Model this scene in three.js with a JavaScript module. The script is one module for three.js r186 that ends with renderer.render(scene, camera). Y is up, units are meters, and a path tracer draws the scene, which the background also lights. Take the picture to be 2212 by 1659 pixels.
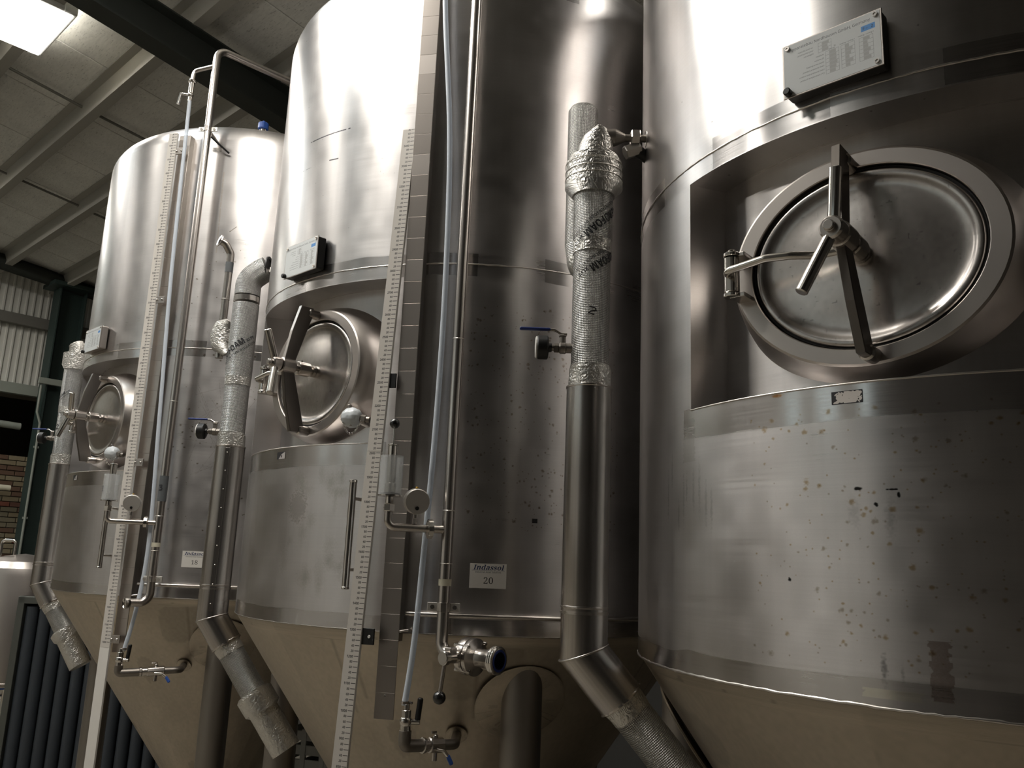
import * as THREE from 'three';
import { mergeGeometries, toCreasedNormals } from 'three/addons/utils/BufferGeometryUtils.js';
import { RoundedBoxGeometry } from 'three/addons/geometries/RoundedBoxGeometry.js';
import { RectAreaLightUniformsLib } from 'three/addons/lights/RectAreaLightUniformsLib.js';

// ------------------------------------------------------------------ camera, light, exposure
const scene = new THREE.Scene();
const camera = new THREE.PerspectiveCamera(48.904, 4 / 3, 0.05, 60);
camera.position.set(2.64828, 1.85, 2.53962);
camera.up.set(0.11424, 0.977395, 0.177899);
camera.lookAt(2.64828 - 0.678056, 1.85 + 0.207587, 2.53962 - 0.705087);
const renderer = new THREE.WebGLRenderer({ antialias: true });
renderer.toneMapping = THREE.LinearToneMapping;
renderer.toneMappingExposure = 1.35;
renderer.shadowMap.enabled = true;
RectAreaLightUniformsLib.init();
scene.background = new THREE.Color(0.86, 0.94, 1.0).multiplyScalar(10); // overcast daylight beyond the rooflights

// high-bay lamps: [x, y, z, radiance]
const LAMPS = [
  [-4.5, 5.95, 0.95, 30], [-9.0, 5.95, 0.95, 26], [4.0, 5.95, -0.2, 18], [-8.2, 6.6, 6.2, 26], [-4.5, 6.6, 6.2, 26],
  [-2.6, 6.1, 2.6, 22], [-6.8, 6.1, 2.6, 26], [0.0, 4.73, 1.62, 27], [-0.7, 6.55, 4.3, 66],
];
const LAMP_W = 0.8, LAMP_D = 0.46, LAMP_COLOR = 0xfffaf2;

// ------------------------------------------------------------------ helpers
const V = (x, y, z) => new THREE.Vector3(x, y, z);
const rad = THREE.MathUtils.degToRad;
let seed = 7;
const rnd = () => { seed = (seed * 1664525 + 1013904223) >>> 0; return seed / 4294967296; };
const taken = new Map();
function numbered(name) { const n = taken.get(name) ?? 0; taken.set(name, n + 1); return n ? `${name}_${String(n).padStart(3, '0')}` : name; }
function shade(o) { o.castShadow = true; o.receiveShadow = true; return o; }
// a thing: a Group at its base; its parts are built in world coordinates
function thing(name, label, category, base, group) {
  const g = new THREE.Group(); g.name = numbered(name); g.position.copy(base);
  g.userData = { label, category }; if (group) g.userData.group = group;
  scene.add(g); return g;
}
function part(name, geo, mat, parent, label) {
  const m = shade(new THREE.Mesh(geo, mat)); m.name = name;
  if (parent.isGroup) m.position.copy(parent.position).negate();
  if (label) m.userData.label = label;
  parent.add(m); return m;
}
function structure(name) { const g = new THREE.Group(); g.name = name; g.userData.kind = 'structure'; scene.add(g); return g; }
const merge = (list) => mergeGeometries(list.map((g) => { const q = g.index ? g.toNonIndexed() : g; for (const k of Object.keys(q.attributes)) if (!['position', 'normal', 'uv'].includes(k)) q.deleteAttribute(k); return q; }), false);
const Y = V(0, 1, 0);
function aim(geo, from, dir) { geo.applyQuaternion(new THREE.Quaternion().setFromUnitVectors(Y, dir.clone().normalize())); geo.translate(from.x, from.y, from.z); return geo; }
// solid of revolution about dir, profile [[radius, along], ...]
function lathe(prof, from, dir = Y, seg = 28, crease = 0.55) {
  const g = new THREE.LatheGeometry(prof.map(([r, h]) => new THREE.Vector2(Math.max(r, 1e-5), h)), seg);
  return aim(toCreasedNormals(g, crease), from, dir);
}
const rod = (a, b, r, seg = 16, ch = 0.0015) => { const d = b.clone().sub(a), L = d.length(), c = Math.min(ch, r * 0.4, L * 0.3); return lathe([[0, 0], [r - c, 0], [r, c], [r, L - c], [r - c, L], [0, L]], a, d, seg); };
const hex = (a, b, r) => { const d = b.clone().sub(a), L = d.length(), c = r * 0.12; return lathe([[0, 0], [r - c, 0], [r, c], [r, L - c], [r - c, L], [0, L]], a, d, 6, 0.4); };
const ball = (p, r, sy = 1) => { const g = new THREE.SphereGeometry(r, 24, 16); g.scale(1, sy, 1); g.translate(p.x, p.y, p.z); return g; };
function box(w, h, d, p, r = 0, rot) { const g = r ? new RoundedBoxGeometry(w, h, d, 2, r) : new THREE.BoxGeometry(w, h, d); if (rot) g.applyQuaternion(rot); g.translate(p.x, p.y, p.z); return g; }
// plank between two points: width along side, thickness along face
function plank(a, b, w, t, side, r = 0.001) {
  const ey = b.clone().sub(a), L = ey.length(); ey.normalize();
  const ex = side.clone().addScaledVector(ey, -side.dot(ey)).normalize(), ez = ex.clone().cross(ey);
  const g = new RoundedBoxGeometry(w, L, t, 2, Math.min(r, t * 0.45));
  g.applyMatrix4(new THREE.Matrix4().makeBasis(ex, ey, ez).setPosition(a.clone().add(b).multiplyScalar(0.5))); return g;
}
// round pipe along a polyline with filleted corners; uv in metres
function pathPts(pts, bend) {
  const out = [pts[0].clone()];
  for (let i = 1; i < pts.length - 1; i++) {
    const p = pts[i], a = p.clone().sub(pts[i - 1]), b = pts[i + 1].clone().sub(p), la = a.length(), lb = b.length(); a.normalize(); b.normalize();
    const th = Math.acos(THREE.MathUtils.clamp(a.dot(b), -1, 1));
    if (th < 0.02 || !bend) { out.push(p.clone()); continue; }
    const t = Math.min(bend * Math.tan(th / 2), la * 0.49, lb * 0.49), s = p.clone().addScaledVector(a, -t), e = p.clone().addScaledVector(b, t), w = Math.cos(th / 2);
    const n = Math.max(4, Math.ceil(th / 0.16));
    for (let k = 0; k <= n; k++) { const u = k / n, A = (1 - u) * (1 - u), B = 2 * u * (1 - u) * w, C = u * u, D = A + B + C; out.push(s.clone().multiplyScalar(A / D).addScaledVector(p, B / D).addScaledVector(e, C / D)); }
  }
  out.push(pts[pts.length - 1].clone()); return out;
}
function sweep(pts, r, { bend = 0, seg = 20, caps = true, wobble = 0, rough = null } = {}) {
  const P = pathPts(pts, bend), n = P.length, pos = [], nor = [], uv = [], idx = [];
  let T = P[1].clone().sub(P[0]).normalize(), N = Math.abs(T.y) < 0.9 ? V(0, 1, 0) : V(0, 0, 1); N.addScaledVector(T, -N.dot(T)).normalize();
  let len = 0;
  for (let i = 0; i < n; i++) {
    const t0 = i ? P[i].clone().sub(P[i - 1]).normalize() : null, t1 = i < n - 1 ? P[i + 1].clone().sub(P[i]).normalize() : null;
    const Tn = t0 && t1 ? t0.clone().add(t1).normalize() : (t0 ?? t1).clone();
    const q = new THREE.Quaternion().setFromUnitVectors(T, Tn); N.applyQuaternion(q); N.addScaledVector(Tn, -N.dot(Tn)).normalize(); T = Tn;
    const B = T.clone().cross(N); if (i) len += P[i].distanceTo(P[i - 1]);
    const cosHalf = t0 && t1 ? Math.max(0.7, Math.sqrt((1 + t0.dot(t1)) / 2)) : 1;
    const bd = cosHalf < 0.985 ? t1.clone().sub(t0).normalize() : null; // stretch the ring across a mitre
    const rr = typeof r === 'function' ? r(len) : r;
    for (let k = 0; k <= seg; k++) {
      const a = (k / seg) * Math.PI * 2, w = rr * (1 + (wobble ? wobble * (Math.sin(3 * a + len * 40) * 0.5 + Math.sin(7 * a + len * 90) * 0.5) : 0));
      const d = N.clone().multiplyScalar(Math.cos(a)).addScaledVector(B, Math.sin(a));
      if (bd) d.addScaledVector(bd, d.dot(bd) * (1 / cosHalf - 1));
      pos.push(P[i].x + d.x * w, P[i].y + d.y * w, P[i].z + d.z * w); nor.push(d.x, d.y, d.z); uv.push(a * rr, len);
    }
  }
  for (let i = 0; i < n - 1; i++) for (let k = 0; k < seg; k++) { const a = i * (seg + 1) + k, b = a + seg + 1; idx.push(a, a + 1, b, b, a + 1, b + 1); }
  if (caps) for (const e of [0, n - 1]) {
    const base = pos.length / 3, o = e * (seg + 1), dir = e ? P[n - 1].clone().sub(P[n - 2]).normalize() : P[0].clone().sub(P[1]).normalize();
    pos.push(P[e].x, P[e].y, P[e].z); nor.push(dir.x, dir.y, dir.z); uv.push(0, 0);
    for (let k = 0; k <= seg; k++) { pos.push(pos[(o + k) * 3], pos[(o + k) * 3 + 1], pos[(o + k) * 3 + 2]); nor.push(dir.x, dir.y, dir.z); uv.push(uv[(o + k) * 2], 0); }
    for (let k = 1; k <= seg; k++) e ? idx.push(base, base + k, base + k + 1) : idx.push(base, base + k + 1, base + k);
  }
  const g = new THREE.BufferGeometry();
  g.setAttribute('position', new THREE.Float32BufferAttribute(pos, 3)); g.setAttribute('normal', new THREE.Float32BufferAttribute(nor, 3)); g.setAttribute('uv', new THREE.Float32BufferAttribute(uv, 2)); g.setIndex(idx); return g;
}
// grid surface from a function (i, j in 0..1) -> {p, n?, uv}
function grid(nu, nv, fn) {
  const pos = [], uv = [], idx = [];
  for (let j = 0; j <= nv; j++) for (let i = 0; i <= nu; i++) { const [p, u, v] = fn(i / nu, j / nv); pos.push(p.x, p.y, p.z); uv.push(u, v); }
  for (let j = 0; j < nv; j++) for (let i = 0; i < nu; i++) { const a = j * (nu + 1) + i, b = a + nu + 1; idx.push(a, a + 1, b, b, a + 1, b + 1); }
  const g = new THREE.BufferGeometry();
  g.setAttribute('position', new THREE.Float32BufferAttribute(pos, 3)); g.setAttribute('uv', new THREE.Float32BufferAttribute(uv, 2)); g.setIndex(idx); g.computeVertexNormals(); return g;
}
// cylinder patch about the vertical axis at (cx, cz); phi from +z towards +x, degrees
const cylP = (cx, cz, r, phi, y) => V(cx + r * Math.sin(rad(phi)), y, cz + r * Math.cos(rad(phi)));
function cylPatch(cx, cz, r, p0, p1, y0, y1, nu, nv, uvf) { return grid(nu, nv, (i, j) => { const ph = p0 + (p1 - p0) * i, y = y0 + (y1 - y0) * j; const [u, v] = uvf ? uvf(ph, y, i, j) : [i, j]; return [cylP(cx, cz, r, ph, y), u, v]; }); }
// loft through ellipses {a, b, z} in the xy plane
function ellLoft(rings, seg = 72) { return toCreasedNormals(grid(seg, rings.length - 1, (i, j) => { const R = rings[Math.round(j * (rings.length - 1))], t = i * Math.PI * 2; return [V(R.a * Math.cos(t), R.b * Math.sin(t), R.z), i, j]; }), 0.5); }

// ------------------------------------------------------------------ textures
function hash2(x, y, s) { let h = (x * 374761393 + y * 668265263 + s * 2147483647) | 0; h = Math.imul(h ^ (h >>> 13), 1274126177); h ^= h >>> 16; return (h >>> 0) / 4294967296; }
function vnoise(x, y, px, s) { // value noise, periodic in x with period px
  const xi = Math.floor(x), yi = Math.floor(y), fx = x - xi, fy = y - yi, u = fx * fx * (3 - 2 * fx), v = fy * fy * (3 - 2 * fy);
  const m = (a) => ((a % px) + px) % px, a = hash2(m(xi), yi, s), b = hash2(m(xi + 1), yi, s), c = hash2(m(xi), yi + 1, s), d = hash2(m(xi + 1), yi + 1, s);
  return a + (b - a) * u + (c - a) * v + (a - b - c + d) * u * v;
}
function dataTex(w, h, fn, srgb = false, rep) {
  const d = new Uint8Array(w * h * 4);
  for (let y = 0; y < h; y++) for (let x = 0; x < w; x++) { const c = fn(x, y), o = (y * w + x) * 4; d[o] = c[0]; d[o + 1] = c[1]; d[o + 2] = c[2]; d[o + 3] = 255; }
  const t = new THREE.DataTexture(d, w, h); t.magFilter = t.minFilter = THREE.LinearFilter; t.wrapS = t.wrapT = THREE.RepeatWrapping; if (srgb) t.colorSpace = THREE.SRGBColorSpace; if (rep) t.repeat.set(...rep); t.needsUpdate = true; return t;
}
function canvasTex(w, h, draw, srgb = true) {
  const c = document.createElement('canvas'); c.width = w; c.height = h; const x = c.getContext('2d'); draw(x, w, h);
  const t = new THREE.CanvasTexture(c); if (srgb) t.colorSpace = THREE.SRGBColorSpace; t.anisotropy = 8; return t;
}
const std = (o) => new THREE.MeshStandardMaterial(o);
const phys = (o) => new THREE.MeshPhysicalMaterial(o);

// tank plate: brushed stainless, with ground weld bands, stains, specks and scratches. v runs y = 1.6 .. 4.0
const TY0 = 1.6, TYH = 2.4;
function steelMaps(s, marks) {
  const W = 2048, H = 2048, f = new Float32Array(W * H * 3).fill(1), ro = new Float32Array(W * H).fill(0);
  marks({
    px: (phi) => (((phi + 60) / 180) * W), py: (y) => ((y - TY0) / TYH) * H, W, H,
    dab(phi, y, rx, ry, col, soft = 0.35, dr = 0) { // an irregular stain, radii in metres
      const X = this.px(phi), Yc = this.py(y), ax = (rx / 2.9217) * W, ay = (ry / TYH) * H, k = hash2(Math.round(X * 7), Math.round(Yc * 5), 3) * 100;
      for (let j = Math.floor(Yc - ay * 1.5); j <= Yc + ay * 1.5; j++) for (let i = Math.floor(X - ax * 1.5); i <= X + ax * 1.5; i++) {
        if (j < 0 || j >= H) continue; const q = Math.hypot((i - X) / ax, (j - Yc) / ay) + (vnoise(i * 0.35 + k, j * 0.35, 4096, 5) - 0.5) * 0.7, a = THREE.MathUtils.clamp((1 - q) / soft, 0, 1); if (a <= 0) continue;
        const o = j * W + ((i % W) + W) % W; for (let c = 0; c < 3; c++) f[o * 3 + c] *= 1 + (col[c] - 1) * a; ro[o] += dr * a;
      }
    },
    rect(p0, p1, y0, y1, col, dr = 0) { // a patch with straight but ragged edges
      for (let j = Math.floor(this.py(y0)); j <= this.py(y1); j++) for (let i = Math.floor(this.px(p0)); i <= this.px(p1); i++) { const e = Math.min(i - this.px(p0), this.px(p1) - i), rag = 6 * vnoise(j * 0.16, i * 0.02, 4096, 12) * (hash2(j >> 2, 3, 2) > 0.4 ? 1 : 0.3); if (e < rag) continue; const o = j * W + ((i % W) + W) % W, a = 0.85 + 0.15 * hash2(i >> 1, j >> 1, 6); for (let c = 0; c < 3; c++) f[o * 3 + c] *= 1 + (col[c] - 1) * a; ro[o] += dr; }
    },
    line(phi0, y0, phi1, y1, w, col, rag = 0.3) { const n = Math.ceil(Math.hypot(this.px(phi1) - this.px(phi0), this.py(y1) - this.py(y0)) * 2) + 1; for (let k = 0; k <= n; k++) { const t = k / n; if (hash2(k >> 3, Math.round(phi0 * 9), 8) < rag * 0.5) continue; this.dab(phi0 + (phi1 - phi0) * t, y0 + (y1 - y0) * t, w, w * 0.8, [1 + (col[0] - 1) * 0.5, 1 + (col[1] - 1) * 0.5, 1 + (col[2] - 1) * 0.5], 0.9); } },
  });
  const band = (y, a, b, e = 0.006) => THREE.MathUtils.smoothstep(y, a - e, a + e) * (1 - THREE.MathUtils.smoothstep(y, b - e, b + e));
  const R = new Float32Array(W * H);
  const map = dataTex(W, H, (x, y) => {
    const yy = TY0 + (y / H) * TYH, cloud = vnoise(x / 128, y / 170, 16, s) * 0.6 + vnoise(x / 32, y / 40, 64, s + 1) * 0.4;
    const fine = vnoise(x / 128, y * 0.8, 16, s + 2) - 0.5, run = vnoise(x / 8, y / 260, 256, s + 4) - 0.5, grain = hash2(x, y, s) - 0.5;
    const seg = vnoise(x / 128, 3.5, 16, s + 6), wob = (vnoise(x / 64, 9.5, 32, s + 7) - 0.5) * 0.012;
    const gr = Math.max(band(yy, 2.798 + wob, 2.880 + wob, 0.003) * (seg > 0.45 ? 1 : 0.3), band(yy, 2.150 + wob, 2.225, 0.003) * (x > W * 0.18 && x < W * 0.487 ? 1 : 0), band(yy, 1.6, 1.672 + wob, 0.003), band(yy, 3.91 + wob, 3.95, 0.003) * (seg > 0.6 ? 0.7 : 0));
    const v = 0.985 + (cloud - 0.5) * 0.09 + fine * 0.022 + run * 0.02 + grain * 0.014, o = y * W + x;
    R[o] = 0.56 + (cloud - 0.5) * 0.2 + fine * 0.07 - gr * 0.19 + ro[o];
    const b = 204 * v; return [b * f[o * 3], b * 0.982 * f[o * 3 + 1], b * 0.972 * f[o * 3 + 2]].map((q) => Math.max(0, Math.min(255, q)));
  }, true);
  const rough = dataTex(W, H, (x, y) => { const q = Math.max(0, Math.min(255, R[y * W + x] * 255)); return [q, q, q]; });
  return { map, rough };
}
const tankMark = {
  T1(m) { // rust-brown freckles on the front, wiped hand streaks on the flank, a strip of old tape glue
    for (let k = 0; k < 300; k++) { const p = -14 + 34 * Math.pow(rnd(), 0.8), y = 1.69 + rnd() * 0.48, r = 0.0022 + Math.pow(rnd(), 4) * 0.006; m.dab(p, y, r, r * 0.9, rnd() < 0.6 ? [0.82, 0.75, 0.64] : [0.8, 0.77, 0.72], 0.7, 0.04); }
    for (let k = 0; k < 9; k++) { const p = -33 + k * 1.5 + rnd(), y = 1.93 + rnd() * 0.16; m.dab(p, y, 0.0055, 0.035 + rnd() * 0.04, [0.88, 0.88, 0.88], 0.8, 0.04); }
    for (const [p, y] of [[0.5, 1.97], [4.6, 1.97], [4.5, 1.95]]) m.dab(p, y, 0.013, 0.035, [0.9, 0.9, 0.9], 0.9, 0.05);
    for (const [p, y, w, h] of [[1.2, 2.015, 0.009, 0.0035], [5.0, 2.012, 0.012, 0.002], [5.6, 2.002, 0.003, 0.006], [3.1, 1.985, 0.004, 0.005], [-8, 1.84, 0.004, 0.004]]) m.dab(p, y, w, h, [0.2, 0.2, 0.2], 0.4);
    m.rect(7.6, 10.1, 1.646, 1.746, [0.72, 0.68, 0.66], 0.08);
    m.dab(3.1, 1.69, 0.007, 0.03, [0.72, 0.72, 0.72], 0.8); m.dab(5, 1.685, 0.004, 0.018, [0.85, 0.85, 0.85], 0.8); m.rect(0.5, 7.2, 1.64, 1.656, [1.1, 1.1, 1.05], -0.05);
    m.dab(-9, 2.214, 0.02, 0.004, [0.85, 0.62, 0.4], 0.8);
    m.rect(-28, -24.5, 2.1, 2.2, [0.93, 0.93, 0.92], 0.03);
    for (let k = 0; k < 40; k++) m.dab(-30 + rnd() * 60, 2.9 + rnd() * 0.9, 0.003, 0.003, [0.7, 0.7, 0.7], 0.6);
  },
  T2(m) { // dark specks on the flank, dents and long dark scuffs on the upper plate
    for (let k = 0; k < 420; k++) { const p = 44 + 34 * rnd(), y = 1.95 + rnd() * 0.75, r = 0.002 + Math.pow(rnd(), 3) * 0.005; m.dab(p, y, r, r, [0.74, 0.7, 0.65], 0.7, 0.04); }
    m.line(-2.2, 3.415, 12, 3.405, 0.0035, [0.6, 0.6, 0.62], 0.1); m.line(6, 3.3, 9, 3.295, 0.0035, [0.55, 0.55, 0.57], 0.1); m.line(-8, 3.31, -1, 3.305, 0.002, [0.75, 0.75, 0.75], 0.5);
    for (let k = 0; k < 46; k++) m.dab(-14 + rnd() * 44, 3.0 + rnd() * 0.95, 0.0015 + Math.pow(rnd(), 3) * 0.008, 0.0015 + Math.pow(rnd(), 3) * 0.004, [0.8, 0.8, 0.8], 0.8);
    m.line(14, 3.85, 20, 3.45, 0.004, [0.985, 0.98, 0.975], 0.1);
    for (let k = 0; k < 40; k++) m.line(62 + rnd() * 14, 2.9 + rnd() * 0.6, 64 + rnd() * 14, 2.9 + rnd() * 0.6, 0.0008, [0.8, 0.8, 0.8], 0.6);
    for (let k = 0; k < 25; k++) m.dab(2 + rnd() * 18, 1.72 + rnd() * 0.4, 0.01 + rnd() * 0.03, 0.02 + rnd() * 0.04, [0.93, 0.93, 0.92], 0.9, 0.05);
    m.dab(6, 2.01, 0.05, 0.06, [0.86, 0.85, 0.84], 0.3, 0.06);
  },
  T3(m) {
    for (let k = 0; k < 220; k++) { const r = 0.0015 + Math.pow(rnd(), 3) * 0.006; m.dab(38 + rnd() * 26, 1.9 + rnd() * 1.5, r, r * 0.8, [0.66, 0.63, 0.58], 0.6); }
    m.line(49, 3.47, 51, 3.5, 0.003, [0.8, 0.78, 0.75], 0.4); m.line(45, 3.8, 45.6, 3.35, 0.004, [0.985, 0.975, 0.96], 0.2);
    for (let k = 0; k < 30; k++) m.line(40 + rnd() * 20, 2.2 + rnd() * 0.5, 44 + rnd() * 20, 2.2 + rnd() * 0.5, 0.0012, [0.8, 0.78, 0.75], 0.5);
  },
};
// ------------------------------------------------------------------ materials
const plate = {}; // per tank
for (const k of ['T1', 'T2', 'T3']) { const t = steelMaps({ T1: 11, T2: 37, T3: 71 }[k], tankMark[k]); plate[k] = phys({ map: t.map, roughnessMap: t.rough, roughness: 0.6, metalness: 1, anisotropy: 0.6, anisotropyRotation: Math.PI / 2 }); }
const coneTex = dataTex(512, 512, (x, y) => { const a = vnoise(x / 40, y / 60, 12, 5), b = vnoise(x / 9, y / 11, 56, 6), c = hash2(x, y, 9), d = vnoise(x / 20, y / 20, 25, 21); let v = 200 * (0.93 + (a - 0.5) * 0.12 + (b - 0.5) * 0.05 + (c - 0.5) * 0.05); const e = vnoise(x / 3, y / 70, 170, 33); if (d > 0.86) v *= 0.93; if (e > 0.9) v *= 0.88; return [v, v * 0.945, v * 0.86]; }, true);
const M = {
  cone: std({ map: coneTex, metalness: 1, roughness: 0.5 }),
  steel: std({ color: 0xc9c3bd, metalness: 1, roughness: 0.27 }),
  bright: std({ color: 0xd6d2cc, metalness: 1, roughness: 0.16 }),
  satin: std({ color: 0xb5aea8, metalness: 1, roughness: 0.38 }),
  dull: std({ color: 0x8d8780, metalness: 1, roughness: 0.45 }),
  weld: std({ color: 0xd2ccc6, metalness: 1, roughness: 0.3 }),
  gasket: std({ color: 0x0c0c0c, roughness: 0.6 }),
  black: std({ color: 0x141414, roughness: 0.45 }),
  blackGloss: phys({ color: 0x0e0e0f, roughness: 0.25, clearcoat: 0.6 }),
  blue: std({ color: 0x23336f, roughness: 0.4 }),
  capBlue: std({ color: 0x2d55a5, roughness: 0.4 }),
  white: std({ color: 0xd9d7d2, roughness: 0.5 }),
  plastic: std({ color: 0xdedad3, roughness: 0.45 }),
  enamel: phys({ color: 0xc8cdd0, roughness: 0.35, clearcoat: 0.4 }),
  tape: std({ color: 0xcac7c0, metalness: 0.9, roughness: 0.3 }),
  paperTape: std({ color: 0xcfc9b4, roughness: 0.8 }),
  greyTape: std({ color: 0x55585a, roughness: 0.55 }),
  hose: phys({ color: 0xe3eaf2, roughness: 0.35, transmission: 0.35, thickness: 0, ior: 1.4 }),
  acrylic: phys({ color: 0xf4f5f5, roughness: 0.22, transmission: 0.8, thickness: 0, ior: 1.3 }),
  brass: std({ color: 0xb5903f, metalness: 1, roughness: 0.35 }),
  greenSteel: std({ color: 0x2a3a36, roughness: 0.55 }),
  darkSteel: std({ color: 0x2b2f2a, roughness: 0.6 }),
  galv: std({ color: 0x6f6d66, roughness: 0.65, metalness: 0.2 }),
  conduit: std({ color: 0x8c9188, roughness: 0.5 }),
  fin: std({ color: 0x31363c, roughness: 0.55 }),
  finFrame: std({ color: 0x5d5f5a, metalness: 0.6, roughness: 0.45 }),
  crate: std({ color: 0x8c8c88, roughness: 0.7 }),
  lampBody: std({ color: 0xd8d8d4, roughness: 0.5 }),
  lampSlot: std({ color: 0xffffff, emissive: LAMP_COLOR, emissiveIntensity: 1.5, roughness: 0.6 }),
  lampGlow: std({ color: 0xffffff, emissive: LAMP_COLOR, emissiveIntensity: 5, roughness: 0.6 }),
};
// embossed foil lagging: 5 mm scrim grid (tile 20 mm)
const foilBump = dataTex(128, 128, (x, y) => { const u = ((x * 4) / 128) % 1, v = ((y * 4) / 128) % 1, e = Math.min(Math.min(u, 1 - u), Math.min(v, 1 - v)) * 2, q = 255 * Math.min(1, e * 1.8); return [q, q, q]; }, false, [50, 50]);
const foilTone = dataTex(256, 256, (x, y) => { const n = vnoise(x / 20, y / 26, 12, 4) * 0.6 + vnoise(x / 6, y / 6, 42, 5) * 0.4, u = ((x * 16) / 256) % 1, v = ((y * 16) / 256) % 1, g = (u < 0.16 || v < 0.16) ? 0.66 : 1, b = 222 * (0.93 + (n - 0.5) * 0.14) * g; return [b, b * 0.99, b * 0.97]; }, true, [12.5, 12.5]);
M.foil = std({ map: foilTone, bumpMap: foilBump, bumpScale: 0.003, metalness: 0.85, roughness: 0.34 });
const crinkle = dataTex(256, 256, (x, y) => { const n = Math.abs(vnoise(x / 14 + vnoise(x / 30, y / 30, 8, 3) * 2, y / 20, 18, 7) - 0.5) * 2, m = Math.abs(vnoise(x / 6, y / 9, 42, 8) - 0.5) * 2, q = 255 * (n * 0.7 + m * 0.3); return [q, q, q]; }, false, [8, 8]);
M.crinkled = std({ color: 0xcfccc6, bumpMap: crinkle, bumpScale: 0.0022, metalness: 0.88, roughness: 0.36 });
const clad = dataTex(256, 512, (x, y) => { const n = vnoise(x / 3, y / 120, 85, 2) * 0.5 + vnoise(x / 40, y / 60, 6, 3) * 0.5, b = 190 * (0.95 + (n - 0.5) * 0.16); return [b, b * 0.975, b * 0.95]; }, true, [2.5, 1]);
M.clad = phys({ map: clad, metalness: 1, roughness: 0.27 });
const concrete = dataTex(512, 512, (x, y) => { const n = vnoise(x / 80, y / 80, 6, 2) * 0.5 + vnoise(x / 22, y / 22, 23, 3) * 0.3 + vnoise(x / 5, y / 5, 102, 4) * 0.2, w = 0.86 + n * 0.26; return [130 * w, 123 * w, 111 * w]; }, true, [0.35, 0.35]);
M.floor = std({ map: concrete, roughness: 0.55 });
const roofTex = dataTex(512, 512, (x, y) => { const n = vnoise(x / 60, y / 50, 8, 2) * 0.5 + vnoise(x / 14, y / 3, 36, 3) * 0.5, sp = vnoise(x / 9, y / 2, 56, 6); let w = 0.92 + n * 0.12; if (sp > 0.86) w *= 0.86; return [214 * w, 213 * w, 206 * w].map((q) => Math.min(255, q)); }, true, [0.6, 0.6]);
M.roof = std({ map: roofTex, roughness: 0.8 });
M.cladding = std({ color: 0xc9c8c0, roughness: 0.6 });
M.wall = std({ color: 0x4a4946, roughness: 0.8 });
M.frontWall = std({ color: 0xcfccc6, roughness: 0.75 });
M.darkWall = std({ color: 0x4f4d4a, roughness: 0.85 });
M.weathered = phys({ color: 0x8f918f, roughness: 0.3, transmission: 1, thickness: 0, ior: 1.3 });
M.rooflight = phys({ color: 0xf4f6f6, roughness: 0.2, transmission: 1, thickness: 0, ior: 1.3 });
M.mortar = std({ color: 0x6d675c, roughness: 0.95 });
M.bricks = [0x6d3f30, 0x7a6f58, 0x5e4839, 0x80765f, 0x573a2e, 0x6e6754].map((c) => std({ color: c, roughness: 0.9 }));
M.purlin = std({ color: 0x9a978e, roughness: 0.7 });

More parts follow.
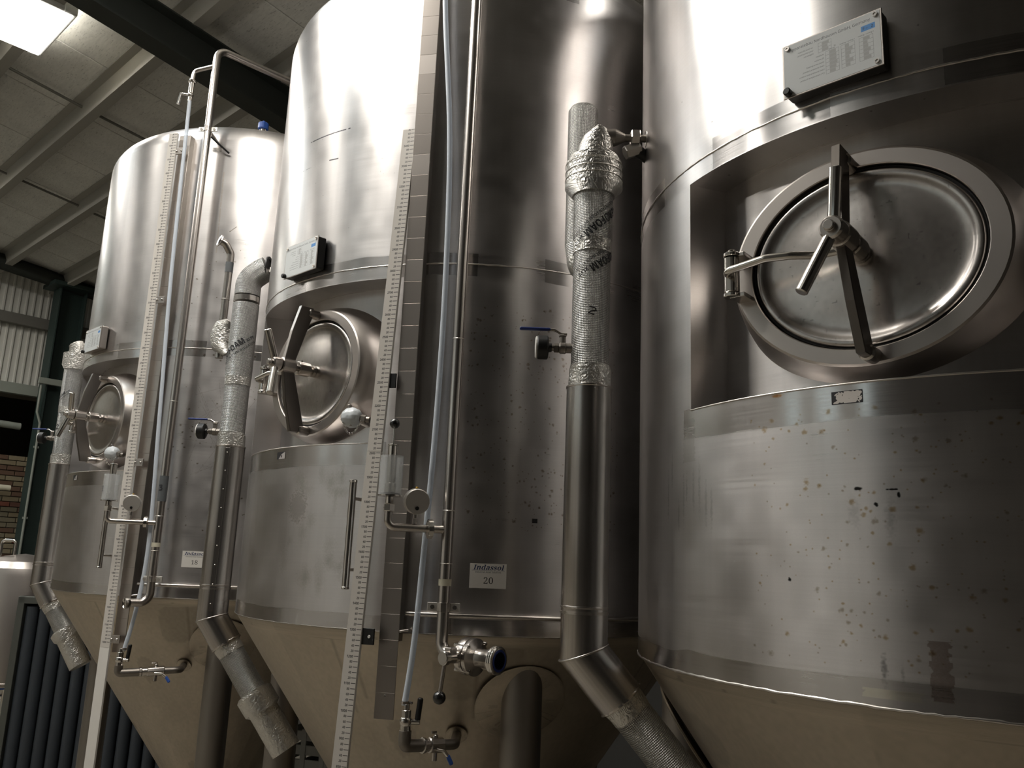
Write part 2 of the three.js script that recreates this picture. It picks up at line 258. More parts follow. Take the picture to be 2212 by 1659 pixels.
// ------------------------------------------------------------------ the hall
const X0 = -11.25, X1 = 8.5, Z0 = -3.0, Z1 = 10.0, SL = 0.155;
const ROOFLIGHTS = [0, 4, 8].map((k) => [k, 1.55, 3.6, 'rooflight']).concat([4, 6, 8, 10].map((k) => [k, 4.6, 7.4, 'weathered'])); // strip of sheets, from z, to z, glazing
const roofY = (z) => 6.2 + SL * (z - 0.9);
{
  const fl = structure('floor');
  const g = new THREE.BoxGeometry(X1 - X0 + 0.6, 0.2, Z1 - Z0 + 0.6); g.translate((X0 + X1) / 2, -0.1, (Z0 + Z1) / 2);
  const p = g.attributes.position, u = g.attributes.uv; for (let i = 0; i < p.count; i++) u.setXY(i, p.getX(i), p.getZ(i));
  part('floor_slab', g, M.floor, fl);

  // roof: sheets laid side by side on purlins, a main rafter, sag rods
  const roof = structure('ceiling'), slope = V(0, SL, 1).normalize(), up = V(0, 1, -SL).normalize();
  const rq = new THREE.Quaternion().setFromRotationMatrix(new THREE.Matrix4().makeBasis(V(1, 0, 0), up, slope));
  const len = (Z1 - Z0 + 0.6) / slope.z, zm = (Z0 + Z1) / 2;
  const strip = (z0, z1, th = 0.05, w = 1.016) => { const l = (z1 - z0) / slope.z, g = new RoundedBoxGeometry(w, th, l, 1, Math.min(0.006, th * 0.4)), q = g.attributes.position, u = g.attributes.uv; for (let i = 0; i < q.count; i++) u.setXY(i, q.getX(i) + 0.1, q.getZ(i)); return g; };
  const za = Z0 - 0.3, zb = Z1 + 0.3, cut = new Map(), piece = (z0, z1, th, w) => { const k = [z0, z1, th, w].join(); if (!cut.has(k)) cut.set(k, strip(z0, z1, th, w)); return cut.get(k); };
  const lay = (name, z0, z1, th, w, m, x, h, label) => { const o = part(name, piece(z0, z1, th, w), m, roof, label), z = (z0 + z1) / 2; o.quaternion.copy(rq); o.position.set(x, roofY(z), z).addScaledVector(up, h); };
  for (let k = -1; k < 19; k++) {
    const x = -10.52 + k * 1.026, holes = ROOFLIGHTS.filter((r) => r[0] === k).sort((p, q) => p[1] - q[1]);
    let z = za;
    for (const [, h0, h1, m] of holes) { lay('roof_sheet', z, h0, 0.05, 1.016, M.roof, x, 0.025); lay('rooflight_pane', h0, h1, 0.006, 1.016, M[m], x, 0.03, m === 'rooflight' ? 'clear rooflight sheet' : 'grimy rooflight sheet'); z = h1; }
    lay('roof_sheet', z, zb, 0.05, 1.016, M.roof, x, 0.025); lay('joint_cover', za, zb, 0.02, 0.14, M.darkSteel, x + 0.513, 0.062);
  }
  for (let z = -2.3; z < Z1; z += 0.8) { // Z-section purlins, running along the row of tanks
    const y = roofY(z), prof = [[-0.075, 0], [0, 0], [0.006, -0.006], [0.012, -0.185], [0.09, -0.19], [0.09, -0.168], [0.096, -0.168], [0.096, -0.2], [0.004, -0.196], [-0.002, -0.008], [-0.075, -0.006]];
    const s = new THREE.Shape(prof.map(([a, b]) => new THREE.Vector2(-a, b))); const g2 = new THREE.ExtrudeGeometry(s, { depth: X1 - X0, bevelEnabled: false });
    g2.applyMatrix4(new THREE.Matrix4().makeBasis(V(0, 0, 1), V(0, 1, 0), V(-1, 0, 0))); g2.translate(X1, y, z);
    part('purlin', g2, M.purlin, roof);
  }
  for (const xr of [-3.43, 2.6]) { // I-section rafters following the slope
    const s = new THREE.Shape([[-0.1, 0], [0.1, 0], [0.1, -0.014], [0.006, -0.02], [0.006, -0.29], [0.1, -0.296], [0.1, -0.312], [-0.1, -0.312], [-0.1, -0.296], [-0.006, -0.29], [-0.006, -0.02], [-0.1, -0.014]].map(([a, b]) => new THREE.Vector2(a, b)));
    const g2 = new THREE.ExtrudeGeometry(s, { depth: len, bevelEnabled: false }); g2.translate(0, 0, -len / 2);
    const m = part('rafter', g2, M.darkSteel, roof); m.quaternion.copy(rq); m.position.set(xr, roofY(zm) - 0.19, zm);
  }
  for (const xr of [-5.64, -7.93]) for (let z = -2.3; z < 4; z += 0.8) { const a = V(xr + (z > 0 ? 0.0 : 0.03), roofY(z) - 0.06, z), b = V(xr, roofY(z + 0.8) - 0.06, z + 0.8); part('sag_rod', sweep([a, b], 0.014, { seg: 8 }), M.galv, roof); part('cleat', box(0.05, 0.16, 0.02, V(xr, roofY(z) - 0.09, z - 0.02), 0.004), M.galv, roof); }

  // far gable wall: brick below, ribbed white cladding above
  const wl = structure('wall_left');
  const oy = [3.1, 4.0], oz = [-2.9, -0.35], core = (y0, y1, z0, z1, x0 = X0 - 0.34, x1 = X0 - 0.04) => part('wall_core', box(x1 - x0, y1 - y0, z1 - z0, V((x0 + x1) / 2, (y0 + y1) / 2, (z0 + z1) / 2)), M.mortar, wl);
  core(0, oy[0], Z0 - 0.3, Z1 + 0.3); core(oy[1], 8.4, Z0 - 0.3, Z1 + 0.3); core(...oy, Z0 - 0.3, oz[0]); core(...oy, oz[1], Z1 + 0.3);
  // the store behind the opening above the brickwork
  core(oy[0] - 0.6, oy[1] + 0.6, oz[0] - 0.2, oz[1] + 0.2, X0 - 3.0, X0 - 2.8); for (const y of [oy[0] - 0.5, oy[1] + 0.5]) core(y - 0.1, y + 0.1, oz[0] - 0.2, oz[1] + 0.2, X0 - 2.8, X0 - 0.34); for (const z of [oz[0] - 0.3, oz[1] + 0.3]) core(oy[0] - 0.6, oy[1] + 0.6, z - 0.1, z + 0.1, X0 - 2.8, X0 - 0.34);
  const rib = []; for (let k = 0; k < 10; k++) { const z = k * 0.1; rib.push([z, 0], [z + 0.06, 0], [z + 0.07, 0.022], [z + 0.09, 0.022]); } rib.push([1.0, 0], [1.0, -0.01], [0, -0.01]);
  const ribG = new THREE.ExtrudeGeometry(new THREE.Shape(rib.map(([a, b]) => new THREE.Vector2(a, b))), { depth: 3.6, bevelEnabled: false });
  ribG.applyMatrix4(new THREE.Matrix4().makeBasis(V(0, 0, 1), V(1, 0, 0), V(0, 1, 0)));
  for (let z = -3.2; z < Z1; z += 1.0) { const m = part('cladding_sheet', ribG, M.cladding, wl); m.position.set(X0, 4.12, z); }
  for (const y of [5.12, 4.08]) part('girt', box(0.12, 0.16, Z1 - Z0, V(X0 + 0.085, y, (Z0 + Z1) / 2), 0.008), y > 5 ? M.galv : M.conduit, wl);
  const bg = [0.5, 1].map((w) => new RoundedBoxGeometry(0.05, 0.065, 0.215 * w - (w < 1 ? 0.005 : 0), 1, 0.006));
  for (let c = 0; c < 26; c++) for (let k = 0; k < 7; k++) {
    const half = c % 2, z = -2.0 + k * 0.225 + half * 0.1125; const m = part('brick', bg[1], M.bricks[Math.floor(rnd() * (c > 17 ? 2.99 : 5.99)) + (c > 17 ? 1 : 0)], wl); m.position.set(X0 - 0.03 + rnd() * 0.006, 1.2 + c * 0.075, z);
  }
  // other walls of the hall
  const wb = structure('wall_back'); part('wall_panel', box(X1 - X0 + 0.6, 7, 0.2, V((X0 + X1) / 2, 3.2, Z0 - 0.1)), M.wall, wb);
  const wf = structure('wall_front'), wins = [[-6.0, -4.6], [-3.4, -2.0], [-0.8, 0.5]], wy = [3.6, 5.3];
  const fw = (x0, x1, y0, y1) => part('wall_panel', box(x1 - x0, y1 - y0, 0.2, V((x0 + x1) / 2, (y0 + y1) / 2, Z1 + 0.1)), M.frontWall, wf);
  fw(X0 - 0.3, X1 + 0.3, 0, wy[0]); fw(X0 - 0.3, X1 + 0.3, wy[1], 8.4);
  { let x = X0 - 0.3; for (const [a0, a1] of wins) { fw(x, a0, ...wy); x = a1; } fw(x, X1 + 0.3, ...wy); }
  wins.forEach(([a0, a1], i) => { const w = structure(`window_${i + 1}`), xm = (a0 + a1) / 2, ym = (wy[0] + wy[1]) / 2; part('pane', box(a1 - a0, wy[1] - wy[0], 0.006, V(xm, ym, Z1 + 0.1)), M.weathered, w); for (const x of [a0 + 0.03, xm, a1 - 0.03]) part('mullion', box(0.06, wy[1] - wy[0], 0.06, V(x, ym, Z1 + 0.06), 0.004), M.conduit, w); for (const y of [wy[0] + 0.03, wy[1] - 0.03]) part('frame_rail', box(a1 - a0, 0.06, 0.06, V(xm, y, Z1 + 0.06), 0.004), M.conduit, w); });
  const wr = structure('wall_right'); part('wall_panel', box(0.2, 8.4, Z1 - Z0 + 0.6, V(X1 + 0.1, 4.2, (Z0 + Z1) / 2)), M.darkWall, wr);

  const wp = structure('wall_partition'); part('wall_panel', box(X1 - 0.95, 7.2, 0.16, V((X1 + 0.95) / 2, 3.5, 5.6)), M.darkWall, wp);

  // steel column by the gable, with knee brace plate
  const col = thing('steel_column', 'dark green painted steel column standing against the ribbed white cladding', 'column', V(-10.75, 0, -1.62));
  const H = 5.62;
  part('web', box(0.02, H, 0.36, V(-10.75, H / 2, -1.66)), M.greenSteel, col);
  for (const z of [-1.84, -1.48]) part('flange', box(0.3, H, 0.025, V(-10.75, H / 2, z), 0.003), M.greenSteel, col);
  part('cap_plate', box(0.5, 0.06, 0.62, V(-10.72, H + 0.02, -1.64), 0.006), M.greenSteel, col);
  part('haunch', sweep([V(-10.72, 5.62, -2.6), V(-10.72, 5.98, 1.2)], 0.12, { seg: 4 }), M.darkSteel, col);
  const cd = thing('wall_conduit', 'pale grey electrical conduit running up and across the dark green column', 'conduit', V(-10.57, 0, -1.45));
  part('conduit_run', sweep([V(-10.57, 0.05, -1.46), V(-10.57, 3.55, -1.46), V(-10.57, 3.7, -1.40), V(-10.57, 4.1, -1.40)], 0.018, { seg: 8, bend: 0.05 }), M.conduit, cd);
  part('trunking', box(0.05, 0.09, 0.62, V(-10.55, 4.16, -1.66), 0.006), M.conduit, cd);
  part('drop_trunking', box(0.05, 0.75, 0.07, V(-10.55, 3.82, -1.95), 0.006), M.conduit, cd);
  for (const y of [1.2, 2.2, 3.2]) part('saddle_clip', box(0.02, 0.03, 0.07, V(-10.575, y, -1.46), 0.003), M.conduit, cd);
  const rails = [[3.52, 0.05, M.conduit, 'pale pipe running along the shadowed brick wall under the cladding'], [2.62, 0.04, M.paperTape, 'yellowed pipe along the brick wall beside the green column']];
  for (const [y, r, m, label] of rails) { const p = thing('wall_pipe', label, 'pipe', V(X0 + 0.2, y, 0.5)); part('pipe_run', sweep([V(X0 + 0.2, y, -1.35), V(X0 + 0.2, y + 0.12, 3)], r, { seg: 10 }), m, p); }
}
// lamps
const lampLabels = ['glaring white high-bay lamp hung under the pale roof sheets beside the dark rafter', 'white high-bay lamp near the ribbed gable wall', 'white high-bay lamp over the end of the tank row', 'white high-bay lamp over the open hall floor near the gable wall', 'white high-bay lamp out over the open hall floor', 'white high-bay lamp above the aisle beside the left tank', 'white high-bay lamp above the aisle towards the gable wall', 'white high-bay lamp hung low above the aisle in front of the middle tank', 'white high-bay lamp across the aisle facing the middle tank'];
LAMPS.forEach(([x, y, z, I], i) => {
  const l = thing('high_bay_lamp', lampLabels[i], 'lamp', V(x, y, z), 'high-bay lamps under the roof');
  part('housing', box(LAMP_W + 0.05, 0.09, LAMP_D + 0.05, V(x, y + 0.055, z), 0.012), M.lampBody, l);
  part('diffuser', box(LAMP_W, 0.012, LAMP_D, V(x, y + 0.004, z), 0.004), M.lampGlow, l);
  for (const s of [-1, 1]) part('end_clip', box(0.03, 0.05, 0.05, V(x + s * (LAMP_W / 2 + 0.03), y + 0.03, z - LAMP_D / 2 + 0.05), 0.005), M.lampBody, l);
  for (const s of [-1, 1]) part('hanger', rod(V(x + s * 0.3, y + 0.1, z), V(x + s * 0.3, roofY(z) - 0.0, z), 0.006, 8), M.galv, l);
  const a = new THREE.RectAreaLight(LAMP_COLOR, I, LAMP_W, LAMP_D); a.position.set(x, y - 0.01, z); a.lookAt(x, y - 1, z); a.name = 'lamp_light'; a.castShadow = true; scene.add(a);
  part('top_slot', box(LAMP_W * 0.8, 0.01, LAMP_D * 0.6, V(x, y + 0.104, z), 0.003), M.lampSlot, l, 'pale light slot in the top of the housing');
  const u = new THREE.RectAreaLight(LAMP_COLOR, 42, LAMP_W * 0.8, LAMP_D * 0.6); u.position.set(x, y + 0.115, z); u.lookAt(x, y + 2, z); u.name = 'lamp_uplight'; u.castShadow = true; scene.add(u);
});

// ------------------------------------------------------------------ tanks
const TR = 0.93, TC = { T1: [1.9953, -0.0104], T2: [0, 0], T3: [-1.9927, -0.0104] };
const yCone = 1.624, yRec0 = 2.221, yRec1 = 2.796, ySeam = 2.843, yTop = 3.985, kn = 0.12, recPhi = 25.6, rIn = 0.825, coneT = Math.tan(rad(34.7));
const tankUV = (ph, y) => [(ph + 60) / 180, (y - TY0) / TYH];
const plateTex = {};
function platePrint(code) {
  return plateTex[code] ??= canvasTex(1024, 600, (c, w, h) => {
    c.fillStyle = '#cfd2d2'; c.fillRect(0, 0, w, h); c.fillStyle = '#33363a'; c.font = '46px sans-serif'; c.textBaseline = 'alphabetic';
    c.fillText('Apparatebau Nordhausen GmbH, Germany', 70, 84, 860);
    c.fillStyle = '#4f8fd0'; c.fillRect(835, 118, 140, 62); c.fillStyle = '#1d3550'; c.font = 'bold 40px sans-serif'; c.fillText('F –', 850, 163); c.fillText(code, 935, 163);
    c.fillStyle = '#45484b'; c.font = 'italic 23px sans-serif'; c.textAlign = 'right';
    ['manufacture no.', 'construction year', 'net weight'].forEach((t, i) => c.fillText(t, 330, 142 + i * 37));
    ['medium', 'volume (l)', 'heating area (sqm)', 'product pressure (bar)', 'control-overpressure (bar)', 'product temperature (°C)'].forEach((t, i) => c.fillText(t, 440, 268 + i * 43));
    c.textAlign = 'center'; c.font = '19px sans-serif'; c.fillText('interior', 530, 232); c.fillText('heating / cooling 1', 690, 226); c.fillText('heating / cooling 2', 880, 222); c.fillText('kg', 560, 210);
    c.lineWidth = 2.2; c.strokeStyle = '#6b6e70';
    const cells = (x, y, n, ww, hh) => { for (let i = 0; i < n; i++) { c.strokeRect(x, y + i * hh, ww, hh); c.fillStyle = 'rgba(120,118,116,0.4)'; c.fillRect(x + ww * 0.28, y + i * hh + 4, ww * (0.3 + 0.3 * hash2(i, Math.round(x), 4)), hh - 8); } };
    cells(385, 112, 3, 140, 37); cells(460, 240, 6, 140, 43); cells(625, 240, 6, 140, 43); cells(810, 240, 6, 140, 43);
  });
}
function stickerTex(no) {
  return canvasTex(512, 360, (c, w, h) => {
    c.fillStyle = '#d3cfc8'; c.fillRect(0, 0, w, h); c.fillStyle = '#142850'; c.font = 'italic bold 100px serif'; c.textAlign = 'center'; c.fillText('Indassol', 256, 92, 480); c.fillRect(26, 101, 460, 3);
    c.fillStyle = '#2b3038'; c.font = '32px sans-serif'; c.fillText('Industrial Asset Solutions', 256, 136, 466); c.fillStyle = '#1a1a1a'; c.font = '128px serif'; c.fillText(no, 262, 292);
  });
}
const tornTex = canvasTex(256, 112, (c, w, h) => { c.fillStyle = '#17161a'; c.fillRect(0, 0, w, h); c.fillStyle = '#cfc8c1'; for (let k = 0; k < 90; k++) { const x = 40 + hash2(k, 1, 5) * 200, y = 14 + hash2(k, 2, 5) * 84; c.beginPath(); c.ellipse(x, y, 6 + hash2(k, 3, 5) * 26, 4 + hash2(k, 4, 5) * 14, hash2(k, 6, 5) * 3, 0, 7); c.fill(); } c.strokeStyle = '#17161a'; c.lineWidth = 5; c.strokeRect(2, 2, w - 4, h - 4); });
const tornTex2 = canvasTex(128, 112, (c, w, h) => { c.fillStyle = '#17161a'; c.fillRect(0, 0, w, h); c.fillStyle = '#a9a4a0'; c.beginPath(); c.moveTo(w, 0); c.lineTo(w, h); c.lineTo(30, h); c.lineTo(70, 40); c.closePath(); c.fill(); c.fillStyle = '#17161a'; c.fillRect(66, 52, 16, 36); });

// smooth dish through a few ellipses
function dished(keys, seg = 128, n = 56) {
  const c = new THREE.CatmullRomCurve3(keys.map((k) => V(k.a, k.b, k.z)), false, 'centripetal'), P = c.getPoints(n);
  return grid(seg, n, (i, j) => { const k = P[Math.round(j * n)], t = i * Math.PI * 2; return [V(k.x * Math.cos(t), k.y * Math.sin(t), k.z), 0.5 + k.x * 2 * Math.cos(t), 0.5 + k.y * 2 * Math.sin(t)]; });
}
const tankLabel = {
  T1: 'large stainless fermentation tank with full side-on oval manway, rust-brown freckles and no number sticker',
  T2: 'large stainless fermentation tank with white sticker, standing between two like tanks',
  T3: 'large stainless fermentation tank with its whole rounded top edge in view, beside the green column',
};
function makeTank(key, o) {
  const [cx, cz] = TC[key], L = (x, y, z) => V(cx + x, y, cz + z), S = plate[key];
  const P = (r, ph, y) => cylP(cx, cz, r, ph, y);
  const t = thing('fermentation_tank', tankLabel[key], 'tank', V(cx, 0, cz), 'fermentation tanks in a row');
  part('shell', merge([
    cylPatch(cx, cz, TR, -180, 180, yCone, yRec0, 160, 2, tankUV),
    cylPatch(cx, cz, TR, recPhi, 360 - recPhi, yRec0, yRec1, 140, 2, tankUV),
    cylPatch(cx, cz, TR, -180, 180, yRec1, yTop, 160, 4, tankUV),
    grid(160, 10, (i, j) => { const a = j * rad(80), r = TR - kn + kn * Math.cos(a), y = yTop + kn * Math.sin(a), ph = -180 + 360 * i; return [P(r, ph, y), (ph + 60) / 180, (yTop - TY0) / TYH - 0.05 - j * 0.04]; }),
  ]), S, t);
  part('dome', lathe([[TR - kn + kn * Math.cos(rad(80)), yTop + kn * Math.sin(rad(80))], [0.4, 4.16], [0.12, 4.19], [0, 4.19]], V(cx, 0, cz), Y, 96), M.satin, t);
  part('manway_recess', merge([
    cylPatch(cx, cz, rIn, -recPhi, recPhi, yRec0, yRec1, 30, 2, tankUV),
    ...[-1, 1].map((s) => grid(2, 2, (i, j) => { const r = rIn + (TR - rIn) * i, y = yRec0 + (yRec1 - yRec0) * j; return [P(r, s * recPhi, y), r * 0.17 + 0.2, (y - TY0) / TYH]; })),
    ...[yRec0, yRec1].map((y) => grid(30, 2, (i, j) => { const r = rIn + (TR - rIn) * j, ph = -recPhi + 2 * recPhi * i; return [P(r, ph, y), (ph + 60) / 180, 0.2 + r * 0.4]; })),
  ]), S, t);
  // welds: uneven beads
  const bead = (y, r, w, n) => { const pts = []; for (let k = 0; k <= n; k++) { const ph = (k / n) * 360; pts.push(P(r, ph, y + (hash2(k % n, 3, 9) - 0.5) * w * 0.6)); } return sweep(pts, (l) => w * (0.75 + 0.5 * hash2(Math.round(l * 160), 5, 9)), { seg: 6, caps: false }); };
  part('seam_weld', bead(ySeam, TR, 0.0026, 360), M.weld, t, 'thin ground weld bead around the shell');
  part('cone_weld', bead(yCone, TR - 0.001, key === 'T1' ? 0.0034 : 0.0018, 360), key === 'T1' ? M.weld : M.dull, t, 'rough weld bead where shell meets cone');
  part('recess_lip_weld', sweep(Array.from({ length: 31 }, (_, k) => P(TR, -recPhi + (2 * recPhi * k) / 30, yRec0)), 0.0022, { seg: 6 }), M.weld, t);
  part('cone', merge([
    lathe([[TR - 0.004, yCone], [TR - 0.004 - 0.04 * coneT, yCone - 0.04], [0.09, yCone - (TR - 0.094) / coneT], [0.06, 0.36], [0.06, 0.3]], V(cx, 0, cz), Y, 128, 0.3),
    lathe([[0.06, 0.3], [0.085, 0.3], [0.085, 0.27], [0, 0.27]], V(cx, 0, cz), Y, 32),
  ]), M.cone, t, 'tan reflecting conical bottom');
  // legs on reinforcing pads
  for (const ph of [60, -60, 180]) {
    const r = 0.80, yA = yCone - (TR - r) / coneT, c = P(r, ph, 0);
    const leg = part('leg', sweep([V(c.x, 0.02, c.z), V(c.x, yA + 0.09, c.z)], 0.066, { seg: 28 }), M.dull, t);
    const n = V(Math.sin(rad(ph)), -coneT, Math.cos(rad(ph))).normalize();
    part('pad_plate', lathe([[0, 0], [0.15, 0], [0.152, 0.004], [0.146, 0.007], [0, 0.007]], P(r - 0.02, ph, yCone - (TR - r + 0.02) / coneT), n, 40), M.cone, leg);
    part('foot_plate', lathe([[0, 0], [0.1, 0], [0.1, 0.02], [0, 0.02]], V(c.x, 0, c.z), Y, 24), M.dull, leg);
  }
  // ---- manway: built about its own centre, z outwards
  const mc = L(o.dx, 2.495, 0.885), mq = new THREE.Quaternion().setFromAxisAngle(Y, o.turn ?? 0);
  const put = (g) => { g.applyQuaternion(mq); g.translate(mc.x, mc.y, mc.z); return g; };
  const q = (x, y, z) => V(x, y, z); // local point
  const rim = part('manway_rim', put(ellLoft([{ a: 0.315, b: 0.27, z: -0.12 }, { a: 0.300, b: 0.255, z: -0.062 }, { a: 0.287, b: 0.242, z: -0.022 }, { a: 0.280, b: 0.235, z: -0.008 }, { a: 0.277, b: 0.232, z: -0.002 }, { a: 0.272, b: 0.227, z: 0.001 }, { a: 0.238, b: 0.198, z: 0.001 }, { a: 0.236, b: 0.196, z: -0.001 }, { a: 0.236, b: 0.196, z: -0.05 }])), M.satin, t, 'oval flanged manway rim');
  part('gasket', put(ellLoft([{ a: 0.2355, b: 0.1955, z: -0.012 }, { a: 0.233, b: 0.193, z: -0.0085 }, { a: 0.229, b: 0.189, z: -0.012 }])), M.gasket, rim, 'black rubber seal');
  const door = part('manway_door', put(dished([{ a: 0.231, b: 0.191, z: -0.03 }, { a: 0.230, b: 0.190, z: -0.013 }, { a: 0.226, b: 0.186, z: -0.006 }, { a: 0.220, b: 0.180, z: -0.0045 }, { a: 0.214, b: 0.174, z: -0.0055 }, { a: 0.205, b: 0.165, z: -0.0095 }, { a: 0.192, b: 0.153, z: -0.0118 }, { a: 0.165, b: 0.131, z: -0.0112 }, { a: 0.13, b: 0.103, z: -0.0085 }, { a: 0.09, b: 0.072, z: -0.0055 }, { a: 0.05, b: 0.041, z: -0.0035 }, { a: 0.02, b: 0.017, z: -0.003 }, { a: 0.0005, b: 0.0005, z: -0.003 }])), M.door, t, 'dished oval manway door');
  part('spindle', put(merge([rod(q(0, 0.005, -0.01), q(0, 0.005, 0.18), 0.0115), lathe([[0.0, 0], [0.02, 0], [0.021, 0.003], [0.021, 0.012], [0, 0.014]], q(0, 0.005, -0.002), V(0, 0, 1), 24)])), M.steel, door);
  part('spindle_collar', put(merge([rod(q(0, 0.005, 0.02), q(0, 0.005, 0.068), 0.025, 28, 0.003), rod(q(0, 0.028, 0.05), q(0, 0.037, 0.05), 0.004)])), M.steel, door);
  part('hub', put(merge([rod(q(0, 0.005, 0.083), q(0, 0.005, 0.135), 0.027, 28, 0.003), rod(q(0, 0.005, 0.137), q(0, 0.005, 0.172), 0.024, 28, 0.004), rod(q(0, 0.005, 0.172), q(0, 0.005, 0.186), 0.0105)])), M.steel, door);
  for (const s of [1, -1]) { // yoke arm: a plate on edge from hub to rim, with a round foot
    const sh = new THREE.Shape([[0.128, 0.0], [0.104, 0.13 * 1], [0.076, s > 0 ? o.tip : 0.228], [0.028, s > 0 ? o.tip : 0.228], [0.028, 0.205], [0.084, 0.02], [0.084, 0.0]].map(([z, y]) => new THREE.Vector2(z, y)));
    const g = new THREE.ExtrudeGeometry(sh, { depth: 0.016, bevelEnabled: true, bevelThickness: 0.0015, bevelSize: 0.0015, bevelSegments: 1 }); g.translate(0, 0, -0.008);
    g.applyMatrix4(new THREE.Matrix4().makeBasis(V(0, 0, 1), V(0, s, 0), V(-s, 0, 0))); g.translate(0, 0.005, 0); g.rotateZ(o.yoke ?? 0);
    const arm = part('yoke_arm', put(g), M.yoke, door, 'flat dark steel yoke arm');
    const fy = s > 0 ? o.tip - 0.014 : -0.214, foot = rod(q(-Math.sin(o.yoke ?? 0) * fy, fy, -0.002), q(-Math.sin(o.yoke ?? 0) * fy, fy, 0.045), 0.017, 20, 0.004); part('yoke_foot', put(foot), M.steel, arm);
  }
  for (const [x, y, z] of o.handles) { // grip rods screwed into the nut
    const e = L(x, y, z), h0 = mc.clone().add(V(0, 0.005, 0.155).applyQuaternion(mq)); part('grip_rod', rod(h0.addScaledVector(e.clone().sub(h0).normalize(), 0.015), e, 0.0122, 18, 0.002), M.bright, door);
  }
  // hinge on the left of the rim, with its bent arm to the spindle
  const hg = part('hinge_barrel', put(merge([rod(q(-0.262, -0.045, 0.045), q(-0.262, 0.035, 0.045), 0.0165, 24), rod(q(-0.262, 0.037, 0.045), q(-0.262, 0.046, 0.045), 0.0185, 24), rod(q(-0.262, -0.056, 0.045), q(-0.262, -0.047, 0.045), 0.0185, 24), rod(q(-0.262, 0.046, 0.045), q(-0.262, 0.054, 0.045), 0.008)])), M.bright, rim);
  for (const y of [0.041, -0.052]) part('hinge_lug', put(box(0.036, 0.01, 0.05, q(-0.25, y, 0.022), 0.002)), M.steel, hg);
  part('hinge_arm', put(sweep([q(-0.262, -0.008, 0.045), q(-0.262, -0.008, 0.082), q(-0.17, 0.004, 0.082), q(-0.12, 0.002, 0.075), q(-0.07, 0.0, 0.05), q(-0.02, 0.003, 0.045)], 0.0085, { bend: 0.03, seg: 14 })), M.bright, hg);
  // ---- name plate on a stand-off box
  const px = o.plate ?? 0.014, nb = part('name_plate', box(0.214, 0.128, 0.003, L(px, 2.92, 0.9612), 0.001), M.satin, t, 'boxed maker\'s name plate');
  part('plate_box', box(0.208, 0.122, 0.034, L(px + 0.002, 2.92, 0.943), 0.006), key === 'T3' ? M.satin : M.black, nb, key === 'T3' ? 'pale backing box' : 'black backing box');
  { const g = new THREE.PlaneGeometry(0.206, 0.122); g.translate(cx + px, 2.92, cz + 0.9632); part('print', g, std({ map: platePrint(o.code), roughness: 0.4 }), nb, 'white printed data plate'); }
  for (const [sx, sy] of [[-1, 1], [1, 1], [1, -1]]) part('screw', lathe([[0, 0.002], [0.0025, 0.002], [0.003, 0.0035], [0.005, 0.0035], [0.0055, 0]], L(px + sx * 0.094, 2.92 + sy * 0.053, 0.9632), V(0, 0, 1), 16), M.steel, nb);
  part('knob', rod(L(px - 0.093, 2.866, 0.9632), L(px - 0.093, 2.866, 0.9782), 0.0085, 20, 0.002), M.black, nb, 'small black knob');
  // ---- stickers
  const dec = (tex, p0, p1, y0, y1, nm, label) => part(nm, cylPatch(cx, cz, TR + 0.0012, p0, p1, y0, y1, 8, 1), std({ map: tex, roughness: 0.55 }), t, label);
  if (o.no) dec(stickerTex(o.no), 46.3, 53.5, 1.7695, 1.846, 'sticker', `white asset sticker reading ${o.no}`);
  dec(o.torn === 1 ? tornTex : tornTex2, o.torn === 1 ? -1.55 : -3.6, o.torn === 1 ? 2.2 : -0.2, 2.1815, 2.207, 'torn_label', 'torn black and white label');
  return t;
}
const doorTex = dataTex(512, 512, (x, y) => { const n = vnoise(x / 60, y / 60, 8, 2) * 0.5 + vnoise(x / 8, y / 10, 64, 3) * 0.5, s = vnoise(x / 5, y / 5, 102, 8) > 0.93 ? 0.8 : 1, b = 205 * (0.94 + (n - 0.5) * 0.12) * s; return [b, b * 0.97, b * 0.945]; }, true);
M.door = std({ map: doorTex, metalness: 1, roughness: 0.27 });
M.barSteel = std({ color: 0xbdb5ae, metalness: 1, roughness: 0.33 });
M.yoke = std({ color: 0x8b8580, metalness: 1, roughness: 0.3 });

makeTank('T1', { dx: 0.028, turn: 0.06, yoke: 0.07, tip: 0.213, handles: [[-0.013, 2.372, 1.08], [0.051, 2.621, 1.05]], code: '2', torn: 1, plate: 0.015 });
makeTank('T2', { dx: 0.057, turn: 0, yoke: 0.0, tip: 0.228, handles: [[0.066, 2.612, 1.088], [0.104, 2.382, 1.077]], code: '2', no: '20', torn: 2, plate: 0.026 });
makeTank('T3', { dx: 0.09, turn: 0, yoke: 0.0, tip: 0.226, handles: [[0.135, 2.605, 1.06], [0.06, 2.384, 1.075]], code: '3', no: '18', torn: 2, plate: 0.02 });

